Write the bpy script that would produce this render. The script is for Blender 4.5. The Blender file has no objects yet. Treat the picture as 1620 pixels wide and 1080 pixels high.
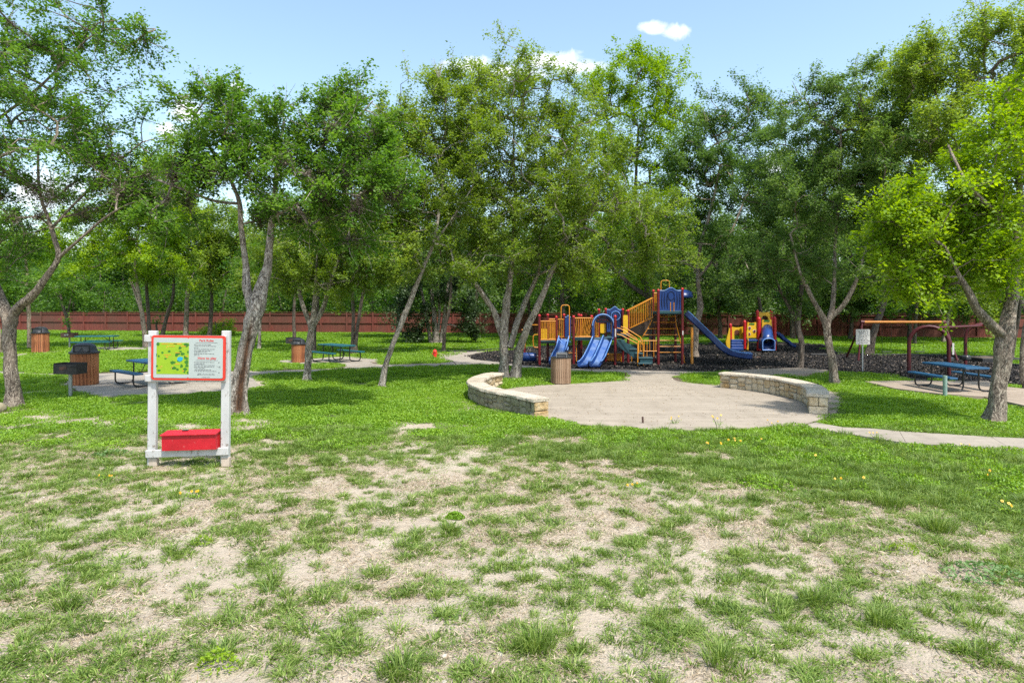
import bpy, bmesh, math, random
import numpy as np
from mathutils import Vector, Matrix
sc = bpy.context.scene
C = sc.collection
R = math.radians
random.seed(7)

# ---------------------------------------------------------------- camera, light, exposure
F, HC, YH = 1010.0, 2.6, 482.0          # focal length in photo pixels, eye height, horizon row
cam_d = bpy.data.cameras.new("camera"); cam = bpy.data.objects.new("camera", cam_d); C.objects.link(cam)
cam.location = (0, 0, HC); cam.rotation_euler = (R(90), 0, 0)
cam_d.sensor_width = 36; cam_d.lens = 36 * F / 1620; cam_d.shift_y = -(540 - YH) / 1620
cam_d.clip_start = 0.1; cam_d.clip_end = 3000
sc.camera = cam
SUN_DIR = Vector((0.40, -0.62, 1.36)).normalized()     # towards the sun
sun_d = bpy.data.lights.new("sun", 'SUN'); sun_o = bpy.data.objects.new("sun", sun_d); C.objects.link(sun_o)
sun_d.energy = 3.7; sun_d.angle = R(1.6); sun_d.color = (1, .955, .88)
sun_o.rotation_euler = SUN_DIR.to_track_quat('Z', 'Y').to_euler()
world = bpy.data.worlds.new("World"); sc.world = world; world.use_nodes = True
wn, wl = world.node_tree.nodes, world.node_tree.links
bg = wn['Background']; sky = wn.new('ShaderNodeTexSky'); sky.sky_type = 'NISHITA'; sky.sun_disc = False
sky.sun_elevation = math.asin(SUN_DIR.z); sky.sun_rotation = math.atan2(SUN_DIR.x, SUN_DIR.y)
sky.air_density = 1.1; sky.dust_density = 1.6; sky.ozone_density = 1.0
bg.inputs['Strength'].default_value = 0.15
tc = wn.new('ShaderNodeTexCoord'); sep = wn.new('ShaderNodeSeparateXYZ'); wl.new(tc.outputs['Generated'], sep.inputs[0])
def wm(op, a, b=None, c=None, clamp=False):
    n = wn.new('ShaderNodeMath'); n.operation = op; n.use_clamp = clamp
    for i, v in enumerate((a, b, c)):
        if v is None: continue
        if isinstance(v, (int, float)): n.inputs[i].default_value = v
        else: wl.new(v, n.inputs[i])
    return n.outputs[0]
yy = wm('MAXIMUM', wm('ABSOLUTE', sep.outputs[1]), 0.05)
uu = wm('DIVIDE', sep.outputs[0], yy); vv = wm('DIVIDE', sep.outputs[2], yy)
cnz = wn.new('ShaderNodeTexNoise'); cnz.inputs['Scale'].default_value = 26; cnz.inputs['Detail'].default_value = 10; cnz.inputs['Roughness'].default_value = .62; cnz.inputs['Distortion'].default_value = .6
wl.new(tc.outputs['Generated'], cnz.inputs['Vector'])
cloud = None
for (px, py, a, b) in ((1035, 44, 26, 11), (1070, 50, 24, 13), (870, 96, 58, 17), (925, 106, 50, 15), (745, 104, 50, 15), (800, 115, 70, 18), (372, 140, 16, 12),
                       (295, 178, 32, 22), (270, 205, 30, 14), (70, 300, 80, 34), (1225, 262, 28, 26), (1420, 210, 60, 20), (-300, 120, 160, 50), (2100, 160, 190, 60)):
    u0, v0 = (px - 810) / F, (YH - py) / F
    d = wm('SQRT', wm('ADD', wm('POWER', wm('DIVIDE', wm('SUBTRACT', uu, u0), a / F), 2), wm('POWER', wm('DIVIDE', wm('SUBTRACT', vv, v0), b / F), 2)))
    k = wm('SUBTRACT', 2.35, wm('ADD', d, wm('MULTIPLY', cnz.outputs[0], 2.5)), None)
    k = wm('MULTIPLY', k, 1.15, None, True)
    cloud = k if cloud is None else wm('MAXIMUM', cloud, k)
mixc = wn.new('ShaderNodeMix'); mixc.data_type = 'RGBA'
wl.new(cloud, mixc.inputs['Factor']); 
hsv = wn.new('ShaderNodeHueSaturation'); hsv.inputs['Saturation'].default_value = .94; hsv.inputs['Value'].default_value = 1.12; hsv.inputs['Hue'].default_value = .488
wl.new(sky.outputs[0], hsv.inputs['Color']); wl.new(hsv.outputs[0], mixc.inputs['A'])
mixc.inputs['B'].default_value = (5.7, 5.8, 6.0, 1)
wl.new(mixc.outputs['Result'], bg.inputs['Color'])
sc.view_settings.view_transform = 'Standard'; sc.view_settings.look = 'None'; sc.view_settings.gamma = 1
sc.view_settings.exposure = 0.78
sc.cycles.max_bounces = 6; sc.cycles.diffuse_bounces = 3; sc.cycles.glossy_bounces = 2; sc.cycles.transmission_bounces = 3
sc.cycles.use_adaptive_sampling = True; sc.cycles.use_denoising = False; sc.cycles.denoiser = 'OPENIMAGEDENOISE'; sc.cycles.denoising_input_passes = 'RGB_ALBEDO_NORMAL'; sc.cycles.denoising_prefilter = 'ACCURATE'

# ---------------------------------------------------------------- helpers
def P(px, py, Y): return Vector(((px - 810) / F * Y, Y, HC - (py - YH) / F * Y))     # point at depth Y
def G(px, py):                                                                    # point on the ground
    Y = F * HC / (py - YH); return Vector(((px - 810) / F * Y, Y, 0))
class MB:
    def __init__(s): s.v = []; s.f = []; s.mi = []
    def add(s, vs, fs, m=0):
        o = len(s.v); s.v += [tuple(v) for v in vs]; s.f += [tuple(i + o for i in f) for f in fs]; s.mi += [m] * len(fs)
    def box(s, c, size, rot=None, bev=0, m=0):
        hx, hy, hz = size[0] / 2, size[1] / 2, size[2] / 2
        c = Vector(c)
        if bev <= 0:
            vs = [Vector((x * hx, y * hy, z * hz)) for x in (-1, 1) for y in (-1, 1) for z in (-1, 1)]
            fs = [(0, 1, 3, 2), (4, 6, 7, 5), (0, 4, 5, 1), (2, 3, 7, 6), (0, 2, 6, 4), (1, 5, 7, 3)]
        else:
            b = min(bev, hx * .9, hy * .9, hz * .9); vs = []; idx = {}
            for x in (-1, 1):
                for y in (-1, 1):
                    for z in (-1, 1):
                        for k in range(3):
                            p = [x * hx, y * hy, z * hz]
                            for j in range(3):
                                if j != k: p[j] -= (x, y, z)[j] * b
                            idx[(x, y, z, k)] = len(vs); vs.append(Vector(p))
            fs = []
            for k in range(3):
                for sg in (-1, 1):
                    a, b2 = [j for j in range(3) if j != k]
                    q = []
                    for (i, j) in ((-1, -1), (1, -1), (1, 1), (-1, 1)):
                        key = [0, 0, 0]; key[k] = sg; key[a] = i; key[b2] = j
                        q.append(idx[(*key, k)])
                    if sg * (1 if k != 1 else -1) < 0: q.reverse()
                    fs.append(tuple(q))
            for k in range(3):
                a, b2 = [j for j in range(3) if j != k]
                for i in (-1, 1):
                    for j in (-1, 1):
                        q = []
                        for sg in (-1, 1):
                            key = [0, 0, 0]; key[k] = sg; key[a] = i; key[b2] = j
                            q.append((idx[(*key, a)], idx[(*key, b2)]))
                        fs.append((q[0][0], q[0][1], q[1][1], q[1][0]))
            for x in (-1, 1):
                for y in (-1, 1):
                    for z in (-1, 1): fs.append(tuple(idx[(x, y, z, k)] for k in range(3)))
        if rot is not None: vs = [rot @ v for v in vs]
        s.add([c + v for v in vs], fs, m)
    def tube(s, pts, rad, sides=8, cap=True, m=0, closed=False):
        pts = [Vector(p) for p in pts]; n = len(pts)
        if isinstance(rad, (int, float)): rad = [rad] * n
        vs = []; ref = None
        for i, p in enumerate(pts):
            t = (pts[(i + 1) % n] - pts[i - 1]) if closed else (pts[min(i + 1, n - 1)] - pts[max(i - 1, 0)])
            if t.length < 1e-9: t = Vector((0, 0, 1))
            t.normalize()
            if ref is None:
                ref = Vector((1, 0, 0)) if abs(t.x) < .8 else Vector((0, 1, 0))
            a = ref - t * ref.dot(t)
            if a.length < 1e-6: a = t.orthogonal()
            a.normalize(); b = t.cross(a); ref = a
            for k in range(sides):
                an = 2 * math.pi * k / sides
                vs.append(p + a * math.cos(an) * rad[i] + b * math.sin(an) * rad[i])
        fs = []
        for i in range(n if closed else n - 1):
            j = (i + 1) % n
            for k in range(sides):
                k2 = (k + 1) % sides
                fs.append((i * sides + k, i * sides + k2, j * sides + k2, j * sides + k))
        if cap and not closed:
            fs.append(tuple(range(sides - 1, -1, -1))); fs.append(tuple((n - 1) * sides + k for k in range(sides)))
        s.add(vs, fs, m)
    def lathe(s, prof, c=(0, 0, 0), sides=24, m=0):
        c = Vector(c); vs = []; fs = []
        for (r, z) in prof:
            for k in range(sides):
                a = 2 * math.pi * k / sides; vs.append(c + Vector((r * math.cos(a), r * math.sin(a), z)))
        for i in range(len(prof) - 1):
            for k in range(sides):
                k2 = (k + 1) % sides; fs.append((i * sides + k, i * sides + k2, (i + 1) * sides + k2, (i + 1) * sides + k))
        if prof[0][0] > 1e-4: fs.append(tuple(range(sides - 1, -1, -1)))
        if prof[-1][0] > 1e-4: fs.append(tuple((len(prof) - 1) * sides + k for k in range(sides)))
        s.add(vs, fs, m)
    def prism(s, poly, z0, z1, m=0):                       # poly of (x,y), vertical extrusion
        n = len(poly)
        if sum(poly[i][0] * poly[(i + 1) % n][1] - poly[(i + 1) % n][0] * poly[i][1] for i in range(n)) < 0: poly = poly[::-1]
        vs = [(p[0], p[1], z0) for p in poly] + [(p[0], p[1], z1) for p in poly]
        s.add(vs, [tuple(range(n, 2 * n)), tuple(range(n - 1, -1, -1))] + [(i, (i + 1) % n, n + (i + 1) % n, n + i) for i in range(n)], m)
    def plate(s, poly, y0, y1, m=0, M=None):                # poly of (x,z), extruded from y0 (front) to y1
        n = len(poly)
        if sum(poly[i][0] * poly[(i + 1) % n][1] - poly[(i + 1) % n][0] * poly[i][1] for i in range(n)) < 0: poly = poly[::-1]
        vs = [Vector((p[0], y0, p[1])) for p in poly] + [Vector((p[0], y1, p[1])) for p in poly]
        if M is not None: vs = [M @ v for v in vs]
        s.add(vs, [tuple(range(n)), tuple(range(2 * n - 1, n - 1, -1))] + [(i, n + i, n + (i + 1) % n, (i + 1) % n) for i in range(n)], m)
    def sweep(s, prof, frames, m=0):                        # closed profile (a,b) swept along frames (c, right, up)
        n = len(prof); vs = []
        for (c, r, u) in frames:
            for (a, b) in prof: vs.append(c + r * a + u * b)
        fs = [(i * n + k, i * n + (k + 1) % n, (i + 1) * n + (k + 1) % n, (i + 1) * n + k) for i in range(len(frames) - 1) for k in range(n)]
        fs += [tuple(range(n - 1, -1, -1)), tuple((len(frames) - 1) * n + k for k in range(n))]
        s.add(vs, fs, m)
    def build(s, name, mats, parent=None, smooth=None, loc=None):
        me = bpy.data.meshes.new(name); me.from_pydata(s.v, [], s.f)
        mats = mats if isinstance(mats, (list, tuple)) else [mats]
        for m in mats: me.materials.append(m)
        if len(mats) > 1: me.polygons.foreach_set('material_index', s.mi)
        if smooth:
            me.shade_smooth(); me.set_sharp_from_angle(angle=R(smooth))
        me.update()
        o = bpy.data.objects.new(name, me); C.objects.link(o)
        if parent: o.parent = parent
        if loc is not None: o.location = loc
        return o
def bmb(s_or):  # recalc normals outward
    bm = bmesh.new(); bm.from_mesh(s_or.data); bmesh.ops.recalc_face_normals(bm, faces=bm.faces); bm.to_mesh(s_or.data); bm.free(); return s_or
def tag(o, label=None, cat=None, group=None, kind=None):
    if label: o['label'] = label
    if cat: o['category'] = cat
    if group: o['group'] = group
    if kind: o['kind'] = kind
    return o
def thing(name, label, cat, loc=(0, 0, 0), rz=0, group=None, scale=1):
    o = bpy.data.objects.new(name, None); C.objects.link(o); o.location = loc; o.rotation_euler = (0, 0, rz); o.scale = (scale,) * 3
    o.empty_display_size = .1
    return tag(o, label, cat, group)
def copy_tree(o, parent=None, loc=None, rz=None, label=None, scale=None):
    kids = [c for c in bpy.data.objects if c.parent == o]
    c = o.copy(); C.objects.link(c); c.parent = parent
    if loc is not None: c.location = loc
    if rz is not None: c.rotation_euler = (0, 0, rz)
    if scale is not None: c.scale = (scale,) * 3
    if label: c['label'] = label
    for k in kids: copy_tree(k, c)
    return c
def catmull(pts, n):
    pts = [np.array(p, float) for p in pts]; out = []
    for i in range(len(pts) - 1):
        p0 = pts[max(i - 1, 0)]; p1 = pts[i]; p2 = pts[i + 1]; p3 = pts[min(i + 2, len(pts) - 1)]
        for k in range(n):
            t = k / n
            out.append(.5 * ((2 * p1) + (-p0 + p2) * t + (2 * p0 - 5 * p1 + 4 * p2 - p3) * t * t + (-p0 + 3 * p1 - 3 * p2 + p3) * t ** 3))
    out.append(pts[-1]); return out
def npmesh(name, V, faces4, mat, tint=None, smooth=False):
    """V (n,3), faces4 (m,k) all of one size"""
    me = bpy.data.meshes.new(name); k = faces4.shape[1]; m = len(faces4)
    me.vertices.add(len(V)); me.vertices.foreach_set('co', np.ascontiguousarray(V, dtype=np.float32).ravel())
    me.loops.add(m * k); me.loops.foreach_set('vertex_index', faces4.astype(np.int32).ravel())
    me.polygons.add(m); me.polygons.foreach_set('loop_start', np.arange(0, m * k, k, dtype=np.int32))
    if tint is not None:
        at = me.attributes.new('tint', 'FLOAT', 'FACE'); at.data.foreach_set('value', tint.astype(np.float32))
    me.materials.append(mat); me.update(calc_edges=True)
    if smooth: me.shade_smooth()
    return me

# ---------------------------------------------------------------- materials
class NT:
    def __init__(s, name):
        s.m = bpy.data.materials.new(name); s.m.use_nodes = True; s.n = s.m.node_tree.nodes; s.l = s.m.node_tree.links
        s.b = s.n['Principled BSDF']; s.out = s.n['Material Output']
    def new(s, t, **kw):
        n = s.n.new(t)
        for k, v in kw.items():
            if k in n.inputs: n.inputs[k].default_value = v
            else: setattr(n, k, v)
        return n
    def coord(s, kind='Object', scale=(1, 1, 1)):
        if kind == 'World': o = s.new('ShaderNodeNewGeometry').outputs['Position']
        else: o = s.new('ShaderNodeTexCoord').outputs[kind]
        mp = s.new('ShaderNodeMapping'); mp.inputs['Scale'].default_value = scale; s.l.new(o, mp.inputs[0]); return mp.outputs[0]
    def noise(s, co, scale, detail=4, rough=.55, dist=0):
        n = s.new('ShaderNodeTexNoise'); n.inputs['Scale'].default_value = scale; n.inputs['Detail'].default_value = detail
        n.inputs['Roughness'].default_value = rough; n.inputs['Distortion'].default_value = dist
        s.l.new(co, n.inputs['Vector']); return n.outputs[0]
    def voro(s, co, scale, feature='F1', out='Distance'):
        n = s.new('ShaderNodeTexVoronoi'); n.feature = feature; n.inputs['Scale'].default_value = scale; s.l.new(co, n.inputs['Vector']); return n.outputs[out]
    def ramp(s, fac, stops, interp='LINEAR'):
        n = s.new('ShaderNodeValToRGB'); n.color_ramp.interpolation = interp; e = n.color_ramp.elements
        while len(e) < len(stops): e.new(.5)
        for i, (p, c) in enumerate(stops):
            e[i].position = p; e[i].color = (*c, 1) if len(c) == 3 else c
        s.l.new(fac, n.inputs[0]); return n.outputs[0]
    def mix(s, fac, a, b, mode='MIX'):
        n = s.new('ShaderNodeMix'); n.data_type = 'RGBA'; n.blend_type = mode
        for sock, v in ((n.inputs['Factor'], fac), (n.inputs['A'], a), (n.inputs['B'], b)):
            if isinstance(v, (int, float)): sock.default_value = v
            elif isinstance(v, tuple): sock.default_value = (*v, 1)
            else: s.l.new(v, sock)
        return n.outputs['Result']
    def math(s, op, a, b=None, clamp=False):
        n = s.new('ShaderNodeMath'); n.operation = op; n.use_clamp = clamp
        for i, v in enumerate((a, b)):
            if v is None: continue
            if isinstance(v, (int, float)): n.inputs[i].default_value = v
            else: s.l.new(v, n.inputs[i])
        return n.outputs[0]
    def bump(s, h, strength=.5, dist=.02):
        n = s.new('ShaderNodeBump'); n.inputs['Strength'].default_value = strength; n.inputs['Distance'].default_value = dist
        s.l.new(h, n.inputs['Height']); s.l.new(n.outputs[0], s.b.inputs['Normal'])
    def col(s, c):
        if isinstance(c, tuple): s.b.inputs['Base Color'].default_value = (*c, 1)
        else: s.l.new(c, s.b.inputs['Base Color'])
    def rough(s, r): s.b.inputs['Roughness'].default_value = r
    def attr(s, name):
        n = s.new('ShaderNodeAttribute'); n.attribute_name = name; return n.outputs['Fac']
    def rnd(s): return s.new('ShaderNodeObjectInfo').outputs['Random']
def paint(name, c, c2=None, rough=.45, scale=6, bump=.15, wear=None, wearamt=.62, metallic=0, stretch=(1, 1, 1)):
    t = NT(name); co = t.coord('Object', stretch); n = t.noise(co, scale, 6, .6)
    c2 = c2 or tuple(x * .72 for x in c)
    base = t.ramp(n, [(.3, c2), (.65, c)])
    if wear:
        w = t.noise(co, scale * 3.5, 8, .7); base = t.mix(t.ramp(w, [(wearamt, (0, 0, 0)), (wearamt + .04, (1, 1, 1))]), base, wear)
    t.col(base); t.rough(rough); t.b.inputs['Metallic'].default_value = metallic
    t.bump(t.noise(co, scale * 8, 4), bump, .004); return t.m
M = {}
M['white_wood'] = paint('white_painted_wood', (.50, .50, .49), (.40, .40, .39), .6, 5, .5, (.24, .21, .18), .585, stretch=(1, 1, .45))
M['raw_wood'] = paint('bare_wood', (.50, .42, .34), (.36, .29, .23), .85, 8, .6, stretch=(1, 1, .3))
M['board_white'] = paint('board_white', (.38, .43, .41), (.35, .40, .38), .35, 3, .02)
M['board_red'] = paint('board_red', (.58, .032, .015), (.52, .028, .013), .4, 3, .02)
M['map_green'] = paint('map_lime', (.25, .40, .010), (.22, .37, .008), .4, 6, .02)
M['map_tree'] = paint('map_dark_green', (.03, .17, .012), None, .4, 6, .02)
M['map_blue'] = paint('map_blue', (.01, .35, .55), None, .4, 6, .02)
M['map_orange'] = paint('map_orange', (.85, .30, .03), None, .4, 6, .02)
M['ink'] = paint('black_ink', (.05, .05, .06), None, .5, 6, .02)
M['ink_red'] = paint('red_ink', (.55, .03, .03), None, .5, 6, .02)
M['red_box'] = paint('weathered_red_paint', (.50, .008, .020), (.36, .006, .013), .45, 5, .4, (.55, .22, .20), .64)
M['slide_blue'] = paint('blue_plastic', (.009, .045, .20), (.007, .030, .135), .35, 3, .05, (.30, .42, .62), .72)
M['slide_worn'] = paint('blue_plastic_worn', (.022, .09, .32), (.15, .23, .40), .4, 2.5, .05)
M['slide_edge'] = paint('blue_plastic_pale_rim', (.16, .30, .60), (.07, .18, .45), .35, 3, .05)
M['yellow_metal'] = paint('yellow_paint', (.62, .25, .015), (.50, .18, .012), .4, 3, .1, (.45, .22, .08), .72)
M['yellow_bright'] = paint('bright_yellow_plastic', (.70, .42, .01), (.60, .34, .01), .4, 3, .05)
M['maroon'] = paint('maroon_paint', (.15, .008, .012), (.10, .006, .009), .42, 4, .08, (.35, .08, .06), .72)
M['maroon_dark'] = paint('dark_maroon_paint', (.085, .006, .009), (.06, .005, .007), .45, 4, .08)
M['beam_orange'] = paint('faded_orange_paint', (.44, .17, .018), (.34, .12, .012), .5, 4, .1)
M['red_plastic'] = paint('red_plastic', (.50, .010, .013), (.36, .008, .010), .38, 3, .05)
M['deck_teal'] = paint('teal_coated_deck', (.015, .07, .085), (.01, .045, .06), .5, 8, .2)
M['dark_side'] = paint('dark_brown_side_sheet', (.05, .032, .022), None, .6, 4, .1)
M['black_metal'] = paint('black_coated_pipe', (.014, .014, .016), (.022, .02, .02), .38, 8, .15)
M['black_plastic'] = paint('black_plastic', (.02, .022, .027), (.035, .037, .042), .42, 5, .1)
M['blue_coat'] = paint('blue_coated_mesh', (.012, .085, .19), (.01, .06, .14), .42, 6, .1)
M['teal_coat'] = paint('teal_coated_mesh', (.008, .10, .12), (.006, .07, .085), .42, 6, .1)
M['grill_black'] = paint('sooty_steel', (.016, .016, .017), (.035, .03, .028), .6, 9, .4)
M['grill_rust'] = paint('rusty_steel', (.10, .045, .03), (.04, .028, .024), .75, 7, .5)
M['galv'] = paint('galvanised_steel', (.36, .38, .39), (.26, .28, .29), .45, 6, .15, metallic=.6)
M['sage'] = paint('sage_painted_pipe', (.25, .36, .31), (.19, .28, .25), .5, 6, .15)
M['sign_white'] = paint('faded_sign_white', (.62, .60, .57), (.48, .46, .43), .6, 8, .1, (.30, .27, .24), .60)
M['hydrant_red'] = paint('hydrant_red', (.75, .03, .02), None, .45, 6, .1)
M['timber_black'] = paint('black_landscape_border', (.018, .018, .019), (.03, .03, .03), .6, 5, .3)
M['grey_sheet'] = paint('grey_galvanised_liner', (.06, .06, .065), (.10, .10, .10), .5, 6, .2)

def slat_mat(name, a, b, c):
    t = NT(name); co = t.coord('Object', (14, 14, 1.3)); n = t.noise(co, 2.2, 8, .65, .4)
    r = t.rnd(); base = t.ramp(t.math('ADD', n, t.math('MULTIPLY', t.math('SUBTRACT', r, .5), .22)), [(.28, a), (.5, b), (.72, c)])
    t.col(base); t.rough(.8); t.bump(n, .6, .006); return t.m
M['slat_red'] = slat_mat('red_brown_cedar', (.10, .032, .012), (.30, .10, .035), (.42, .19, .08))
M['slat_grey'] = slat_mat('weathered_cedar', (.10, .058, .032), (.25, .155, .092), (.40, .285, .19))
def fence_mat():
    t = NT('fence_stain'); co = t.coord('World', (1, 1, .25)); n = t.noise(co, 7, 6, .6)
    n2 = t.noise(t.coord('World'), .35, 3)
    base = t.ramp(n, [(.3, (.12, .028, .020)), (.7, (.22, .055, .036))])
    base = t.mix(t.ramp(n2, [(.45, (0, 0, 0)), (.7, (1, 1, 1))]), base, (.12, .05, .032)); t.col(base); t.rough(.8); t.bump(n, .3, .01); return t.m
M['fence'] = fence_mat()
def concrete_mat(name, a, b, warm=0):
    t = NT(name); co = t.coord('World'); n = t.noise(co, .9, 8, .62, .3); n2 = t.noise(co, 14, 6, .65); n3 = t.noise(t.coord('World', (1, .35, 1)), 2.6, 6, .6)
    base = t.ramp(n, [(.3, a), (.7, b)]); base = t.mix(.35, base, t.ramp(n2, [(.3, tuple(x * .6 for x in a)), (.7, b)]))
    st = t.ramp(n3, [(.52, (0, 0, 0)), (.68, (.55, .55, .55))]); base = t.mix(st, base, tuple(x * .74 for x in a))
    sp = t.ramp(t.voro(co, 1.3), [(.0, (1, 1, 1)), (.03, (0, 0, 0))]); base = t.mix(sp, base, (.16, .12, .08)); band = t.ramp(t.noise(t.coord('World', (.25, 2.2, 1)), 1.5, 5, .6), [(.48, (0, 0, 0)), (.7, (.5, .5, .5))]); base = t.mix(band, base, tuple(min(x * 1.22, .6) for x in b))
    t.col(base); t.rough(.9); t.bump(t.noise(co, 60, 4), .25, .004); return t.m
M['concrete'] = concrete_mat('patio_concrete', (.28, .235, .18), (.345, .295, .235))
M['concrete2'] = concrete_mat('path_concrete', (.27, .235, .19), (.345, .30, .245))
M['concrete3'] = concrete_mat('raised_slab_concrete', (.27, .21, .155), (.35, .285, .22))
def stone_mat(name, cols, grime):
    t = NT(name); co = t.coord('World'); n = t.noise(co, 4.5, 8, .65, .5); n2 = t.noise(co, 22, 8, .7); r = t.rnd()
    base = t.ramp(t.math('ADD', t.math('MULTIPLY', n, .75), t.math('MULTIPLY', r, .28)), cols)
    pit = t.ramp(n2, [(.36, (1, 1, 1)), (.47, (0, 0, 0))]); base = t.mix(t.math('MULTIPLY', pit, grime), base, (.085, .07, .05))
    v = t.voro(co, 9); t.col(base); t.rough(.92)
    t.bump(t.math('ADD', n2, t.math('MULTIPLY', v, .6)), .9, .03); return t.m
M['stone'] = stone_mat('cream_limestone', [(.32, (.38, .25, .11)), (.42, (.47, .34, .18)), (.52, (.54, .43, .27)), (.66, (.58, .50, .37)), (.82, (.43, .25, .11))], .6)
M['stone_old'] = stone_mat('weathered_limestone', [(.32, (.17, .14, .085)), (.48, (.28, .245, .16)), (.62, (.36, .32, .225)), (.82, (.24, .16, .09))], .8)
M['cap_stone'] = stone_mat('pale_cap_limestone', [(.32, (.37, .31, .23)), (.55, (.50, .435, .34)), (.8, (.57, .51, .42))], .6)
M['mortar'] = paint('mortar', (.34, .30, .23), (.24, .21, .16), .95, 12, .5)
def bark_mat(name, dark, mid, light, sc_=1.0):
    t = NT(name); co = t.coord('Object', (1, 1, .38)); nd = t.new('ShaderNodeTexNoise'); nd.inputs['Scale'].default_value = 9; nd.inputs['Detail'].default_value = 4; t.l.new(co, nd.inputs['Vector']); wr = t.new('ShaderNodeVectorMath'); wr.operation = 'MULTIPLY_ADD'; t.l.new(nd.outputs['Color'], wr.inputs[0]); wr.inputs[1].default_value = (.22, .22, .22); t.l.new(co, wr.inputs[2]); v = t.voro(wr.outputs[0], 19 * sc_, 'DISTANCE_TO_EDGE'); n = t.noise(co, 15 * sc_, 8, .72, .7); big = t.noise(t.coord('Object'), 1.6, 4)
    h = t.math('ADD', t.math('MULTIPLY', v, .75), t.math('MULTIPLY', n, .86))
    base = t.ramp(h, [(.40, dark), (.50, mid), (.66, light)])
    base = t.mix(t.ramp(big, [(.42, (0, 0, 0)), (.66, (.6, .6, .6))]), base, mid)
    sc2 = t.attr('scar'); brown = t.ramp(t.noise(t.coord('Object', (3, 3, .5)), 9, 8, .7), [(.38, (.022, .010, .005)), (.62, (.11, .05, .022)), (.85, (.27, .16, .08))])
    base = t.mix(sc2, base, brown)
    t.col(base); t.rough(.95); t.bump(h, 1.0, .035); return t.m
M['bark'] = bark_mat('grey_flaky_bark', (.055, .042, .034), (.25, .212, .175), (.52, .47, .41))
M['bark_brown'] = bark_mat('brown_furrowed_bark', (.042, .031, .023), (.19, .150, .115), (.40, .34, .27))
M['bark_dark'] = bark_mat('dark_bark', (.028, .021, .016), (.10, .078, .06), (.21, .17, .135))
M['bark_pale'] = bark_mat('pale_bark', (.09, .062, .045), (.28, .215, .16), (.46, .38, .30))
def leaf_mat(name, dark, mid, light, trans=.50, nscale=.8, edge=None):
    t = NT(name); a = t.attr('tint'); n = t.noise(t.coord('World'), nscale, 5, .65)
    f = t.math('ADD', t.math('MULTIPLY', a, .62), t.math('MULTIPLY', n, .62))
    c = t.ramp(f, [(.28, dark), (.58, mid), (.86, light)])
    t.col(c); t.rough(.5); t.b.inputs['Specular IOR Level'].default_value = .35
    tr = t.new('ShaderNodeBsdfTranslucent'); hs = t.new('ShaderNodeHueSaturation'); hs.inputs['Hue'].default_value = .488; hs.inputs['Saturation'].default_value = 1.12; hs.inputs['Value'].default_value = 1.6
    t.l.new(c, hs.inputs['Color']); t.l.new(hs.outputs[0], tr.inputs['Color'])
    mx = t.new('ShaderNodeMixShader'); mx.inputs[0].default_value = trans
    t.l.new(t.b.outputs[0], mx.inputs[1]); t.l.new(tr.outputs[0], mx.inputs[2]); t.l.new(mx.outputs[0], t.out.inputs[0]); return t.m
M['leaf_olive'] = leaf_mat('olive_leaves', (.075, .132, .018), (.150, .235, .030), (.235, .325, .055))
M['leaf_green'] = leaf_mat('mid_green_leaves', (.045, .112, .018), (.090, .195, .026), (.170, .290, .050))
M['leaf_bright'] = leaf_mat('bright_yellow_green_leaves', (.085, .170, .010), (.175, .300, .014), (.29, .42, .030))
M['leaf_dark'] = leaf_mat('dark_green_leaves', (.042, .090, .022), (.085, .160, .032), (.15, .235, .055))
M['leaf_woods'] = leaf_mat('woodland_leaves', (.022, .060, .010), (.055, .130, .020), (.115, .220, .030), nscale=.25)
M['leaf_cedar'] = leaf_mat('cedar_foliage', (.016, .036, .012), (.034, .066, .020), (.060, .105, .030), .2)
M['moss'] = leaf_mat('ball_moss', (.065, .050, .040), (.125, .100, .078), (.20, .165, .130), .15)
M['grass'] = leaf_mat('tuft_grass', (.050, .100, .014), (.125, .215, .030), (.26, .34, .085), .3, 1.6)
M['clover'] = leaf_mat('ground_cover', (.075, .170, .012), (.150, .290, .018), (.24, .385, .032), .35, .55)
M['lawn_far'] = leaf_mat('far_lawn_blades', (.075, .17, .010), (.13, .26, .012), (.20, .34, .018), .35, .3)
M['weed'] = leaf_mat('weed_leaves', (.06, .13, .03), (.10, .20, .05), (.17, .28, .09), .3)
M['straw'] = leaf_mat('dry_straw', (.20, .145, .085), (.36, .28, .18), (.50, .42, .30), .1)
M['petal'] = paint('yellow_petals', (.85, .55, .01), (.80, .42, .01), .5, 20, .02)
M['petal_core'] = paint('orange_flower_eye', (.35, .10, .01), None, .6, 20, .02)

# ---------------------------------------------------------------- ground layout, given as photo rows and columns on the flat ground
def gp(pts): return [tuple(G(x, y)[:2]) for x, y in pts]
PATIO = gp([(868, 664), (900, 671), (960, 677), (1020, 681), (1080, 683), (1150, 683), (1215, 680), (1262, 675), (1296, 666), (1322, 655), (1330, 640), (1318, 622), (1290, 612), (1240, 605), (1180, 607), (1133, 611),
            (1100, 608), (1072, 604), (1060, 600), (1066, 595), (1090, 591.8), (1060, 590.6), (985, 590.6), (975, 592.6), (990, 597), (985, 602), (960, 605.5), (915, 607.5), (870, 610), (820, 614), (780, 620), (765, 630), (790, 645), (830, 656)])
WALK = gp([(1266, 678), (1290, 672.7), (1334, 680.4), (1381, 682.5), (1423, 686.7), (1498, 691.4), (1568, 696), (1625, 698.5), (1700, 700), (1700, 719), (1625, 716.5), (1601, 716), (1498, 709.5), (1433, 706.7), (1381, 697.3), (1310, 686)])
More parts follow.
